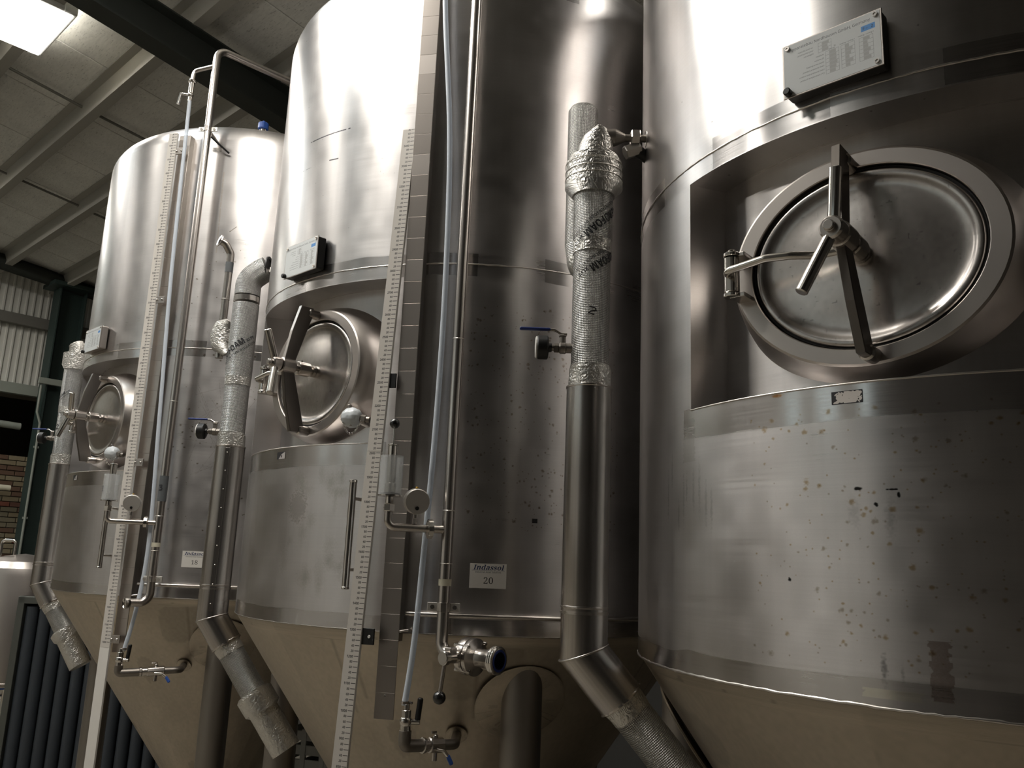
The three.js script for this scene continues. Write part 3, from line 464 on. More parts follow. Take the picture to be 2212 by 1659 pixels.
// ------------------------------------------------------------------ fittings
M.caseSteel = std({ color: 0xd6d2cc, metalness: 1, roughness: 0.5 });
const local = (key) => { const [cx, cz] = TC[key]; return (x, y, z) => V(cx + x, y, cz + z); };
const textDecal = (w, h, draw) => { const t = canvasTex(w, h, (c) => { c.fillStyle = '#000'; c.fillRect(0, 0, w, h); c.fillStyle = c.strokeStyle = '#fff'; draw(c, w, h); }, false); return std({ color: 0x15151a, roughness: 0.6, alphaMap: t, transparent: true }); };
const brandMat = textDecal(512, 160, (c) => { c.font = 'bold 84px sans-serif'; c.textBaseline = 'alphabetic'; c.fillText('AEROFOAM', 14, 84, 380); c.font = 'bold 40px sans-serif'; c.fillText('XLPE', 404, 84, 100); c.font = '32px sans-serif'; c.fillText('POLYOLEFIN FOAM INSULATION', 20, 132, 470); });
const squiggle = (pts) => textDecal(96, 96, (c) => { c.lineWidth = 9; c.lineCap = c.lineJoin = 'round'; c.beginPath(); pts.forEach(([x, y], i) => (i ? c.lineTo(x, y) : c.moveTo(x, y))); c.stroke(); });
const mark2 = squiggle([[26, 18], [70, 30], [80, 50], [40, 56], [20, 70], [60, 82]]), digit2 = squiggle([[24, 34], [34, 18], [60, 18], [70, 36], [52, 58], [24, 82], [76, 80]]), digit3 = squiggle([[24, 22], [62, 18], [66, 36], [40, 46], [70, 58], [66, 78], [24, 82]]);
// print wrapped on a round pipe: centre angle, height, size, turned by rot
function wrapPrint(ax, az, r, phi, y, w, h, rot, mat, parent, label) {
  const g = grid(24, 10, (i, j) => { const a = (i - 0.5) * w, b = (j - 0.5) * h, s = a * Math.cos(rot) - b * Math.sin(rot), t = a * Math.sin(rot) + b * Math.cos(rot), ph = phi + (s / r) * 57.2958; return [cylP(ax, az, r + 0.0012, ph, y + t), i, j]; });
  return part('print', g, mat, parent, label);
}
// lagged coolant pipe that runs up beside a tank
function coolantPipe(key, label, o) {
  const [cx, cz] = TC[key], [dx, dz] = o.at, ax = cx + dx, az = cz + dz, A = (y) => V(ax, y, az), rl = Math.hypot(dx, dz), out = V(dx / rl, 0, dz / rl), inn = out.clone().negate();
  const t = thing('lagged_coolant_pipe', label, 'pipe', V(ax, 0, az), 'foil-lagged coolant pipes beside the tanks');
  const yb = o.yb, a = rad(o.slant), dn = inn.clone().multiplyScalar(Math.sin(a)).add(V(0, -Math.cos(a), 0)), B = (l) => A(yb).addScaledVector(dn, l), yj = o.yj;
  const jk = part('metal_jacket', sweep([A(yj), A(yb), B(o.elbow)], 0.0625, { seg: 40 }), M.clad, t, 'smooth steel jacket with mitred elbow');
  part('jacket_rim', lathe([[0.0625, 0], [0.0645, 0.002], [0.0645, 0.006], [0.058, 0.009]], A(yj - 0.004), Y, 40), M.steel, jk);
  part('bead_ring', lathe([[0.0622, 0], [0.066, 0.004], [0.0622, 0.009], [0.0622, 0.014], [0.0645, 0.018], [0.0622, 0.022]], A(o.ring - 0.01), Y, 40, 2), M.steel, jk);
  part('jacket_seam', plank(A(yb + 0.03).addScaledVector(V(Math.sin(rad(o.seam)), 0, Math.cos(rad(o.seam))), 0.0622), A(yj - 0.01).addScaledVector(V(Math.sin(rad(o.seam)), 0, Math.cos(rad(o.seam))), 0.0622), 0.02, 0.0016, V(Math.cos(rad(o.seam)), 0, -Math.sin(rad(o.seam)))), M.clad, jk);
  if (o.rivets) for (let k = 0; k < 9; k++) part('rivet', ball(A(yb + 0.06 + k * (yj - yb - 0.09) / 8).addScaledVector(V(Math.sin(rad(o.seam)), 0, Math.cos(rad(o.seam))), 0.0632), 0.003), M.bright, jk);
  { const mn = V(0, -1, 0).add(dn).normalize(), ev = V(-out.z, 0, out.x), eu = mn.clone().cross(ev).normalize(), k = 1 / Math.cos(a / 2); part('mitre_bead', sweep(Array.from({ length: 49 }, (_, i) => { const w = (i / 48) * Math.PI * 2; return A(yb).addScaledVector(ev, Math.cos(w) * 0.0632).addScaledVector(eu, Math.sin(w) * 0.0632 * k); }), 0.0028, { seg: 8, caps: false }), M.steel, jk); }
  part('end_bead', lathe([[0.0625, 0], [0.066, 0.003], [0.058, 0.007]], B(o.elbow - 0.003), dn, 40, 2), M.steel, jk);
  const lf = part('foil_sleeve', sweep([B(o.elbow - 0.01), B(o.end)], 0.0525, { seg: 36, wobble: 0.006 }), M.foil, t, 'embossed silver foil sleeve');
  part('tape_wrap', sweep([B(o.elbow + 0.002), B(o.elbow + 0.02), B(o.elbow + 0.045)], (l) => 0.0565 - l * 0.06, { seg: 36, wobble: 0.03 }), M.crinkled, lf);
  if (o.collar) { const [c0, c1] = o.collar; part('foil_collar', sweep([B(c0), B(c0 + 0.012), B(c1 - 0.012), B(c1)], (l) => 0.075 * (l < 0.001 || l > c1 - c0 - 0.001 ? 0.82 : 1), { seg: 32, wobble: 0.04 }), M.crinkled, lf); part('tape_end', sweep([B(c1), B(o.end + 0.01)], 0.06, { seg: 32, wobble: 0.03 }), M.crinkled, lf); }
  // upper sleeves
  const uf = part('foil_sleeve', sweep([A(yj - 0.01), A(o.step)], 0.0535, { seg: 40, wobble: 0.004 }), M.foil, t, 'embossed silver foil sleeve');
  part('tape_wrap', sweep([A(yj + 0.002), A(yj + 0.01), A(yj + 0.05), A(yj + 0.062)], (l) => (l > 0.055 ? 0.0545 : 0.0585), { seg: 40, wobble: 0.02 }), M.crinkled, uf);
  const us = part('foil_sleeve', sweep([A(o.step), A(o.step + 0.008), A(o.top)], (l) => (l < 0.004 ? 0.054 : 0.0575), { seg: 40, wobble: 0.005 }), M.foil, t, 'embossed silver foil sleeve');
  part('tape_band', sweep([A(o.step - 0.03), A(o.step + 0.012)], (l) => 0.0552 + l * 0.04, { seg: 40, wobble: 0.012 }), M.crinkled, us);
  for (const [y, w, rot, onTop, ph] of o.prints) wrapPrint(ax, az, onTop ? 0.0585 : 0.0545, ph, y, w, w * 0.31, rot, brandMat, onTop ? us : uf, 'black maker\'s print on the foil');
  for (const [y, m, ph, s] of o.marks ?? []) wrapPrint(ax, az, 0.0545, ph, y, s, s, 0, m, uf, 'hand-drawn black mark');
  o.head({ t, A, ax, az, inn, out, us, cx, cz });
  // ball valve and dial gauge on the outer side
  const yv = o.yv, G = (d, h = 0, s = 0) => A(yv + h).addScaledVector(out, d).add(V(-out.z * s, 0, out.x * s));
  const v = part('gauge_valve', merge([rod(G(0.045), G(0.068), 0.014, 16), rod(G(0.066), G(0.088), 0.0165, 20, 0.004), hex(G(0.088), G(0.102), 0.013), rod(G(0.078, 0.012), G(0.078, 0.032), 0.009), hex(G(0.078, 0.032), G(0.078, 0.038), 0.011)]), M.dull, t);
  const lv = part('valve_lever', sweep([G(0.066, 0.041), G(0.082, 0.041), G(0.1, 0.052), G(0.118, 0.052)], 0.004, { bend: 0.01, seg: 10 }), M.steel, v); part('lever_grip', plank(G(0.112, 0.053), G(0.2, 0.053), 0.014, 0.008, V(-out.z, 0, out.x), 0.0035), M.blue, lv, 'dark blue lever grip');
  const dg = part('dial_gauge', lathe([[0, 0], [0.012, 0], [0.013, 0.008], [0.03, 0.01], [0.034, 0.013], [0.034, 0.038], [0.031, 0.041], [0, 0.041]], G(0.108), out, 32), M.black, t, 'black dial gauge'); part('gauge_stem', rod(G(0.099), G(0.11), 0.009), M.dull, dg); part('gauge_lens', lathe([[0, 0], [0.031, 0], [0.031, 0.004], [0.027, 0.006], [0, 0.007]], G(0.1485), out, 32), M.white, dg, 'pale gauge face');
  return t;
}
const stub = (h, y, r = 0.011) => { // union from the pipe head into the tank side
  const S = (d) => V(h.ax, y, h.az).addScaledVector(h.inn, d), e = Math.hypot(h.ax - h.cx, h.az - h.cz) - TR + 0.01;
  const p = part('tank_union', merge([lathe([[0.012, 0], [0.024, 0.004], [0.026, 0.03], [0.014, 0.055], [0.012, 0.06]], S(0.03), h.inn, 24), rod(S(0.08), S(e), r, 16)]), M.dull, h.t, 'dull steel union into the tank side');
  part('union_nut', hex(S(e - 0.055), S(e - 0.027), 0.026), M.steel, p); part('shell_grommet', lathe([[0.014, 0], [0.03, 0], [0.031, 0.004], [0.026, 0.007], [0.014, 0.004]], S(e - 0.004), h.out, 28), M.steel, p);
};
coolantPipe('T1', 'silver foil-lagged pipe with bulging collar and dial gauge, beside the freckled tank without a sticker', {
  at: [-0.786, 0.743], yb: 1.63, yj: 2.335, ring: 1.737, seam: 150, slant: 41, elbow: 0.15, end: 0.72, step: 2.757, top: 2.93, yv: 2.447,
  prints: [[2.81, 0.2, rad(222), true, 50], [2.705, 0.2, rad(215), false, 75]], marks: [[2.545, mark2, 42, 0.035]],
  head(h) {
    const { t, A, inn, out, us } = h;
    part('foil_collar', sweep([A(2.905), A(2.93), A(3.01), A(3.026)], (l) => (l < 0.005 ? 0.062 : l > 0.115 ? 0.072 : 0.084 - (l > 0.08 ? 0.003 : 0)), { seg: 44, wobble: 0.008 }), M.crinkled, t, 'bulging collar of silver tape');
    for (const y of [2.95, 2.972, 2.995]) part('tape_crease', lathe([[0.0838, 0], [0.0848, 0.0015], [0.0838, 0.003]], A(y), Y, 44), M.tape, us);
    part('foil_hood', sweep([A(3.015), A(3.06).addScaledVector(inn, 0.004), A(3.09).addScaledVector(inn, 0.01), A(3.12).addScaledVector(inn, 0.014), A(3.136).addScaledVector(inn, 0.012)], (l) => (l < 0.02 ? 0.052 : l < 0.06 ? 0.05 : l < 0.085 ? 0.043 : l < 0.11 ? 0.024 : 0.006), { seg: 36, wobble: 0.02 }), M.crinkled, t, 'peaked hood wrapped in silver tape');
    stub(h, 3.098);
    const bx = h.cx - 0.893, bz = h.cz + 0.668; // return pipe behind
    part('return_sleeve', sweep([V(bx, 2.76, bz), V(bx, 2.8, bz), V(bx, 3.25, bz), V(bx, 3.262, bz)], (l) => (l < 0.02 || l > 0.5 ? 0.04 : 0.047), { seg: 36, wobble: 0.006 }), M.foil, t, 'second foil sleeve standing behind');
    part('return_elbow', sweep([V(bx, 2.79, bz), V(bx, 2.74, bz), V(bx + 0.05, 2.70, bz - 0.02)], 0.04, { seg: 28, bend: 0.03, wobble: 0.02 }), M.crinkled, t);
    const q = A(3.05).addScaledVector(inn, 0.09); part('return_union', hex(q, q.clone().add(V(0.03, 0.02, -0.035)), 0.021), M.steel, t); part('return_hose', sweep([q.clone().add(V(0.02, 0.013, -0.03)), q.clone().add(V(0.1, -0.06, -0.16))], 0.018, { seg: 16 }), M.black, t);
  },
});
coolantPipe('T2', 'foil-lagged pipe with dark-gapped steel band and riveted jacket, beside the middle tank', {
  at: [-0.776, 0.734], yb: 1.577, yj: 2.297, ring: 1.703, seam: 52, rivets: true, slant: 35.5, elbow: 0.125, end: 0.61, collar: [0.35, 0.44], step: 2.60, top: 2.945, yv: 2.362,
  prints: [[2.72, 0.24, rad(38), true, 28]],
  head(h) {
    const { t, A, inn } = h;
    part('steel_band', lathe([[0.045, 0], [0.05, 0.004], [0.0575, 0.006], [0.0575, 0.03], [0.05, 0.033], [0.045, 0.037]], A(2.95), Y, 36), M.steel, t);
    const el = part('foil_elbow', sweep([A(2.985), A(3.06), A(3.108).addScaledVector(inn, 0.055), A(3.12).addScaledVector(inn, 0.08)], 0.0565, { bend: 0.07, seg: 36, wobble: 0.012 }), M.foil, t, 'foil elbow open towards the tank');
    part('elbow_mouth', lathe([[0, 0], [0.045, 0], [0.045, 0.006], [0.0565, 0.006], [0.0565, 0]], A(3.12).addScaledVector(inn, 0.082), inn, 32), M.black, el);
    stub(h, 3.105);
    const bx = h.cx - 0.961, bz = h.cz + 0.743; // bare purge pipe behind
    const pp = part('purge_pipe', sweep([V(bx, 2.72, bz), V(bx, 3.23, bz), V(bx + 0.0, 3.27, bz + 0.03), V(bx - 0.01, 3.28, bz + 0.055)], 0.0175, { bend: 0.03, seg: 20 }), M.steel, t, 'bare steel pipe with open flanged end');
    part('flange', lathe([[0.0165, 0], [0.026, 0.002], [0.031, 0.006], [0.029, 0.009], [0.0165, 0.007]], V(bx - 0.008, 3.279, bz + 0.05), V(-0.1, 0.25, 1), 24), M.steel, pp);
    part('grey_tape', sweep([V(bx, 3.135, bz), V(bx, 3.185, bz)], 0.0185, { seg: 20 }), M.greyTape, pp, 'grey tape'); part('weld_ring', lathe([[0.0175, 0], [0.0195, 0.003], [0.0175, 0.006]], V(bx, 3.0, bz), Y, 20), M.weld, pp);
    part('foil_bulb', sweep([V(bx + 0.03, 2.74, bz - 0.02), V(bx + 0.012, 2.78, bz), V(bx + 0.006, 2.83, bz + 0.002), V(bx + 0.01, 2.87, bz), V(bx + 0.03, 2.90, bz - 0.01)], (l) => 0.05 * Math.sqrt(Math.max(0.05, 1 - Math.pow((l - 0.085) / 0.09, 2))), { bend: 0.03, seg: 28, wobble: 0.02 }), M.crinkled, t, 'rounded bulb of crumpled foil');
  },
});
coolantPipe('T3', 'silver foil-lagged pipe with black handwritten digits, beside the tank nearest the green column', {
  at: [-0.80, 0.757], yb: 1.627, yj: 2.319, ring: 1.738, seam: 150, slant: 33, elbow: 0.13, end: 0.52, collar: [0.3, 0.36], step: 2.66, top: 2.91, yv: 2.475,
  prints: [[2.72, 0.14, rad(40), true, 15]], marks: [[2.54, digit2, 15, 0.04], [2.82, digit3, 10, 0.04]],
  head(h) {
    const { t, A, inn } = h;
    part('foil_collar', sweep([A(2.9), A(2.925), A(2.985), A(2.998)], (l) => (l < 0.005 ? 0.06 : 0.074), { seg: 40, wobble: 0.01 }), M.crinkled, t, 'bulging collar of silver tape');
    part('foil_cap', sweep([A(2.99), A(3.04), A(3.062).addScaledVector(inn, -0.012)], (l) => 0.05 - l * 0.08, { seg: 32, wobble: 0.01 }), M.crinkled, t);
    part('feed_hose', sweep([A(3.02).addScaledVector(inn, 0.02), A(3.08).addScaledVector(inn, 0.06), A(3.10).addScaledVector(inn, 0.1), A(3.098).addScaledVector(inn, 0.17)], 0.013, { bend: 0.05, seg: 16 }), M.plastic, t, 'thin white feed hose');
  },
});

// ------------------------------------------------------------------ stainless gauge bars with scribed lines
const barLabels = { T2: 'stainless gauge bar with scribed lines, running down the middle tank', T3: 'stainless gauge bar with scribed lines, running down the tank nearest the green column' };
for (const [key, top] of [['T2', 4.06], ['T3', 3.99]]) {
  const [cx, cz] = TC[key], e = V(Math.cos(rad(32)), 0, -Math.sin(rad(32))), n = V(Math.sin(rad(32)), 0, Math.cos(rad(32))), C = (y, s = 0, d = 0) => V(cx, y, cz).addScaledVector(n, 0.968 + d).addScaledVector(e, s);
  const t = thing('gauge_bar', barLabels[key], 'gauge bar', V(cx, 0, cz).addScaledVector(n, 0.968), 'scribed gauge bars');
  let k = 0; for (let y = 1.372; y < top - 0.02; y += 0.0775, k++) { const y1 = Math.min(top, y + 0.0769); part('bar_segment', plank(C(y), C(y1), 0.0625, 0.004, e, 0.0006), k % 5 === 3 ? M.satin : M.barSteel, t); }
  part('backing_strip', plank(C(1.372, 0, -0.0035), C(top, 0, -0.0035), 0.06, 0.003, e), M.dull, t);
  part('side_flange', plank(C(1.6, 0.0295, -0.022), C(top, 0.0295, -0.022), 0.003, 0.036, e), M.dull, t);
  part('bar_pin', rod(C(1.63, 0.03, -0.002), C(1.635, 0.058, -0.012), 0.004), M.steel, t); part('bar_screw', rod(C(1.44, 0.0, 0.001), C(1.44, 0.0, 0.004), 0.004), M.bright, t);
}
// ------------------------------------------------------------------ white graduated rules
function ruleTex(lo, hi, first) { // value range shown on one board; first = lowest printed value
  return canvasTex(96, 2048, (c, w, h) => {
    c.fillStyle = '#cbc5bd'; c.fillRect(0, 0, w, h); c.fillStyle = '#1c1a1a'; c.textAlign = 'right'; c.textBaseline = 'middle';
    for (let v = Math.ceil(lo / 20) * 20; v <= hi; v += 20) { if (v < first) continue; const y = h - ((v - lo) / (hi - lo)) * h; c.fillRect(64, y - 1.6, 30, 3.2); c.font = v % 100 ? 'bold 17px sans-serif' : 'bold 19px sans-serif'; c.fillText(v % 100 ? String(v % 100) : String(v), 59, y + 1, 50); }
  });
}
function levelRule(key, label, top, bot, ybreak, y0v, v0, first, e) {
  const L = local(key), P = (y) => { const u = (y - bot[1]) / (top[1] - bot[1]); return L(bot[0] + (top[0] - bot[0]) * u, y, bot[2] + (top[2] - bot[2]) * u); };
  const t = thing('level_rule', label, 'ruler', P(bot[1]), 'graduated white level rules'), val = (y) => v0 + (y - y0v) / 0.00078, n = e.clone().cross(Y).normalize(); if (n.z < 0) n.negate();
  for (const [a, b] of [[ybreak, top[1]], [bot[1], ybreak - 0.0012]]) {
    const bd = part('rule_board', plank(P(a), P(b), 0.05, 0.012, e, 0.001), M.plastic, t, 'white graduated board');
    const pa = Math.max(a, y0v + (first - 30 - v0) * 0.00078), g = grid(1, 1, (i, j) => [P(pa + (b - pa) * j).addScaledVector(e, (i - 0.5) * 0.0485).addScaledVector(n, 0.0066), i, j]);
    part('scale_print', g, std({ map: ruleTex(val(pa), val(b), first), roughness: 0.5 }), bd, 'black numbers and tick marks');
  }
  return { t, P, n };
}
{
  const e = V(Math.cos(rad(27)), 0, -Math.sin(rad(27)));
  const r2 = levelRule('T2', 'white graduated level rule leaning in front of the middle tank', [0.462, 3.335, 0.838], [0.448, 0.004, 0.975], 2.185, 1.243, 800, 600, e);
  for (const [y, m, w] of [[2.42, M.black, 0.022], [1.614, M.black, 0.04]]) { const p = r2.P(y).addScaledVector(e, 0.024 + w / 2).addScaledVector(r2.n, -0.004); part('clip', plank(p.clone().add(V(0, -0.024, 0)), p.clone().add(V(0, 0.024, 0)), w, 0.008, e), m, r2.t, 'black clip'); if (w > 0.03) part('clip_screw', lathe([[0, 0], [0.005, 0], [0.004, 0.003], [0, 0.004]], p.clone().addScaledVector(r2.n, 0.004).addScaledVector(e, 0.005), r2.n, 16), M.white, r2.t); }
  const e3 = V(Math.cos(rad(31)), 0, -Math.sin(rad(31)));
  const r3 = levelRule('T3', 'white graduated level rule standing upright against the tank nearest the green column', [0.492, 3.985, 0.872], [0.492, 0.004, 0.872], 2.62, 1.42, 1000, 1000, e3);
  for (const y of [3.884, 3.073, 2.253, 1.434]) { const p = r3.P(y).addScaledVector(e3, 0.048).addScaledVector(r3.n, 0.0); const c = part('clip', plank(p.clone().add(V(0, -0.018, 0)), p.clone().add(V(0, 0.018, 0)), 0.046, 0.006, e3), M.satin, r3.t, 'small steel clip'); for (const s of [-0.018, 0.01]) part('clip_screw', ball(p.clone().addScaledVector(r3.n, 0.004).addScaledVector(e3, s), 0.0055), M.bright, c); }
}
// ------------------------------------------------------------------ tall vent pipes, bubblers, sight hoses, sample valves
const clampOn = (p, L0, name, parent, n) => { // two-lug saddle bracket around a vertical pipe
  const s = V(n.z, 0, -n.x), b = part(name, merge([lathe([[0.019, 0], [0.0215, 0.001], [0.0215, 0.027], [0.019, 0.028]], p.clone().add(V(0, -0.014, 0)), Y, 24), plank(p.clone().addScaledVector(s, 0.02).add(V(0, -0.012, 0)), p.clone().addScaledVector(s, 0.02).add(V(0, 0.012, 0)), 0.0, 0.0, s)].slice(0, 1)), M.steel, parent);
  for (const k of [-1, 1]) { const c = p.clone().addScaledVector(s, k * 0.034); part('lug', plank(c.clone().add(V(0, -0.013, 0)), c.clone().add(V(0, 0.013, 0)), 0.032, 0.005, s, 0.002), M.caseSteel, b); part('bolt', lathe([[0, 0], [0.007, 0], [0.007, 0.004], [0, 0.005]], c.clone().addScaledVector(n, 0.002), n, 6), M.bright, b); }
  part('stand_off', rod(p.clone().addScaledVector(n, -0.02), p.clone().addScaledVector(n, -L0), 0.007), M.steel, b); return b;
};
const outer = (phi) => V(Math.sin(rad(phi)), 0, Math.cos(rad(phi)));
function bubbler(key, label, base, yTube, yPlate, yTopCyl, pipe, o) { // spunding bubbler on a bent side arm
  const L = local(key), E = (y) => L(base[0], y, base[1]), pz = L(pipe[0], yTube, pipe[1]), dir = E(yTube).sub(pz).normalize(), G = (d, y = yTube) => pz.clone().addScaledVector(dir, d).setY(y), D = E(yTube).distanceTo(pz);
  const t = thing('bubbler_valve', label, 'bubbler', G(0, yTube), 'bubblers on the vent pipes');
  part('side_arm', sweep([G(0.015), E(yTube), E(yPlate - 0.045)], 0.0125, { bend: 0.045, seg: 18 }), M.steel, t, 'bent steel side arm');
  part('arm_union', merge([lathe([[0.0105, 0], [0.017, 0.001], [0.03, 0.006], [0.03, 0.02], [0.017, 0.024], [0.0105, 0.025]], G(0.045), dir, 28)]), M.bright, t, 'round slotted union nut');
  part('base_nut', hex(E(yPlate - 0.045), E(yPlate - 0.022), 0.018), M.bright, t); part('base_neck', rod(E(yPlate - 0.022), E(yPlate), 0.012), M.bright, t);
  part('base_plate', lathe([[0, 0], [0.038, 0], [0.038, 0.004], [0, 0.004]], E(yPlate), Y, 36), M.bright, t);
  part('acrylic_cup', lathe([[0.032, 0], [0.0355, 0], [0.0355, yTopCyl - yPlate - 0.004], [0.032, yTopCyl - yPlate - 0.004], [0.032, 0]], E(yPlate + 0.004), Y, 48), M.acrylic, t, 'clear acrylic cup');
  part('cup_gasket', lathe([[0, 0], [0.0318, 0], [0.0318, 0.005], [0, 0.005]], E(yPlate + 0.004), Y, 36), M.black, t);
  part('inner_tube', merge([rod(E(yPlate + 0.01), E(yPlate + 0.04), 0.0175, 24), rod(E(yPlate + 0.04), E(yTopCyl + (o.neck ?? 0.03)), 0.0145, 24), rod(E(yTopCyl + (o.neck ?? 0.03)), E(yTopCyl + (o.neck ?? 0.03) + 0.005), 0.0165, 24)]), M.bright, t);
  if (o.ball) { const st = part('plunger', rod(E(yTopCyl + 0.03), E(o.ball), 0.0028, 10), M.bright, t); part('plunger_ball', ball(E(o.ball), 0.0158), M.blackGloss, st, 'black plastic ball knob'); }
  const gp = G(D * 0.56), gy = o.gy, gn = V(0.95, -0.12, 0.5).normalize(); // dial gauge standing on the arm, seen from behind
  const stem = part('gauge_stem', merge([rod(gp, gp.clone().setY(gy - 0.035), 0.0065), hex(gp.clone().setY(yTube + 0.012), gp.clone().setY(yTube + 0.03), 0.0085)]), M.steel, t);
  const gc = gp.clone().setY(gy).addScaledVector(gn, -0.012); const gb = part('gauge_case', lathe([[0, 0], [0.038, 0], [0.039, 0.004], [0.039, 0.011], [0.0375, 0.0115], [0.0375, 0.0145], [0.039, 0.015], [0.039, 0.03], [0.0365, 0.033], [0, 0.033]], gc, gn, 36), M.caseSteel, t, 'round steel pressure gauge'); void stem;
  part('fill_plug', rod(gc.clone().addScaledVector(gn, 0.013).add(V(0, 0.038, 0)), gc.clone().addScaledVector(gn, 0.013).add(V(0, 0.044, 0)), 0.005), M.brass, gb);
  part('case_print', lathe([[0, 0], [0.006, 0], [0.006, 0.0004], [0, 0.0004]], gc.clone().addScaledVector(gn, 0.0331).add(V(0, -0.02, 0)), gn, 16), M.black, gb);
  if (o.digit) { const [cx, cz] = [E(0).x, E(0).z]; part('written_digit', grid(8, 4, (i, j) => [cylP(cx, cz, 0.0362, -5 + (i - 0.5) * 50, yPlate + 0.055 + (j - 0.5) * 0.034), i, j]), o.digit, t, 'handwritten black digit'); }
  return t;
}
function ventPipe(key, label, x, z, yb, yt, o) {
  const L = local(key), t = thing('vent_pipe', label, 'pipe', L(x, yb, z), 'tall vent pipes down the tank fronts'), n = outer((Math.atan2(x, z) * 180) / Math.PI);
  o.build({ t, L, n });
  for (const y of [2.55, 2.0, 1.84]) part('weld_ring', lathe([[0.019, 0], [0.0198, 0.0015], [0.019, 0.003]], L(x, y, z), Y, 24), M.weld, t);
  part('marker_tape', sweep([L(x, o.tape, z), L(x, o.tape + 0.02, z)], 0.0197, { seg: 24 }), M.paperTape, t, 'ring of pale tape');
  clampOn(L(x, 1.712, z), 0.1, 'clamp', t, n);
}
ventPipe('T2', 'tall steel vent pipe ending in a butterfly valve, on the middle tank', 0.685, 0.757, 1.59, 4.45, { tape: 1.775, build({ t, L, n }) {
  const x = 0.685, z = 0.757;
  part('pipe_run', sweep([L(x + 0.068, 1.58, z - 0.008), L(x, 1.58, z), L(x, 4.45, z), L(x + 0.02, 4.45, 0.2), L(x + 0.02, 4.2, 0.2)], 0.019, { bend: 0.05, seg: 28 }), M.steel, t);
  const ax = V(0.985, -0.02, -0.12).normalize(), K = 1.3, B = (d, u = 0, w = 0) => L(x + 0.062, 1.58, z - 0.008).addScaledVector(ax, d * K).add(V(0, u * K, w * K)), k3 = (p) => p.map(([r, h]) => [r * K, h * K]);
  const v = part('butterfly_valve', lathe(k3([[0.019, 0], [0.021, 0.004], [0.021, 0.012], [0.032, 0.016], [0.04, 0.018], [0.041, 0.022], [0.041, 0.034], [0.04, 0.036], [0.036, 0.0365], [0.036, 0.0385], [0.04, 0.039], [0.041, 0.041], [0.041, 0.05], [0.03, 0.054], [0.0205, 0.058], [0.0195, 0.07], [0.021, 0.085], [0.027, 0.098], [0.0275, 0.1]]), B(0.005), ax, 40), M.steel, t, 'round butterfly valve body');
  part('thread', lathe(k3([[0.0275, 0], [0.0305, 0.001], [0.0305, 0.003], [0.029, 0.0045], [0.0305, 0.006], [0.0305, 0.008], [0.029, 0.0095], [0.0305, 0.011], [0.0305, 0.014], [0.024, 0.016], [0.019, 0.014], [0.0185, 0]]), B(0.105), ax, 40, 0.9), M.bright, v, 'threaded open outlet');
  part('seal_ring', lathe(k3([[0.0185, 0], [0.024, 0], [0.024, 0.002], [0.0185, 0.002]]), B(0.1195), ax, 36), M.blue, v, 'dark blue seal'); part('bore', lathe(k3([[0, 0], [0.0186, 0], [0.0186, 0.03]]), B(0.092), ax, 32), M.black, v);
  for (const a of [40, 130, 220, 310]) { const c = V(0, Math.sin(rad(a)), Math.cos(rad(a))).multiplyScalar(0.0375 * K); part('flange_bolt', rod(B(0.018).add(c), B(0.062).add(c), 0.0055, 12), M.bright, v); }
  const hb = part('lever_boss', merge([rod(B(0.036, 0.0, 0.03), B(0.036, 0, 0.07), 0.017, 24), rod(B(0.036, 0, 0.068), B(0.036, 0, 0.082), 0.0205, 24, 0.002)]), M.bright, v);
  part('boss_block', box(0.028, 0.022, 0.026, B(0.036, 0.014, 0.058), 0.003), M.steel, hb);
  part('lever_rod', rod(B(0.034, -0.012, 0.072), B(0.028, -0.072, 0.075), 0.006, 14), M.steel, hb); part('lever_knob', ball(B(0.0275, -0.083, 0.0755), 0.0185), M.blackGloss, hb, 'black ball knob');
} });
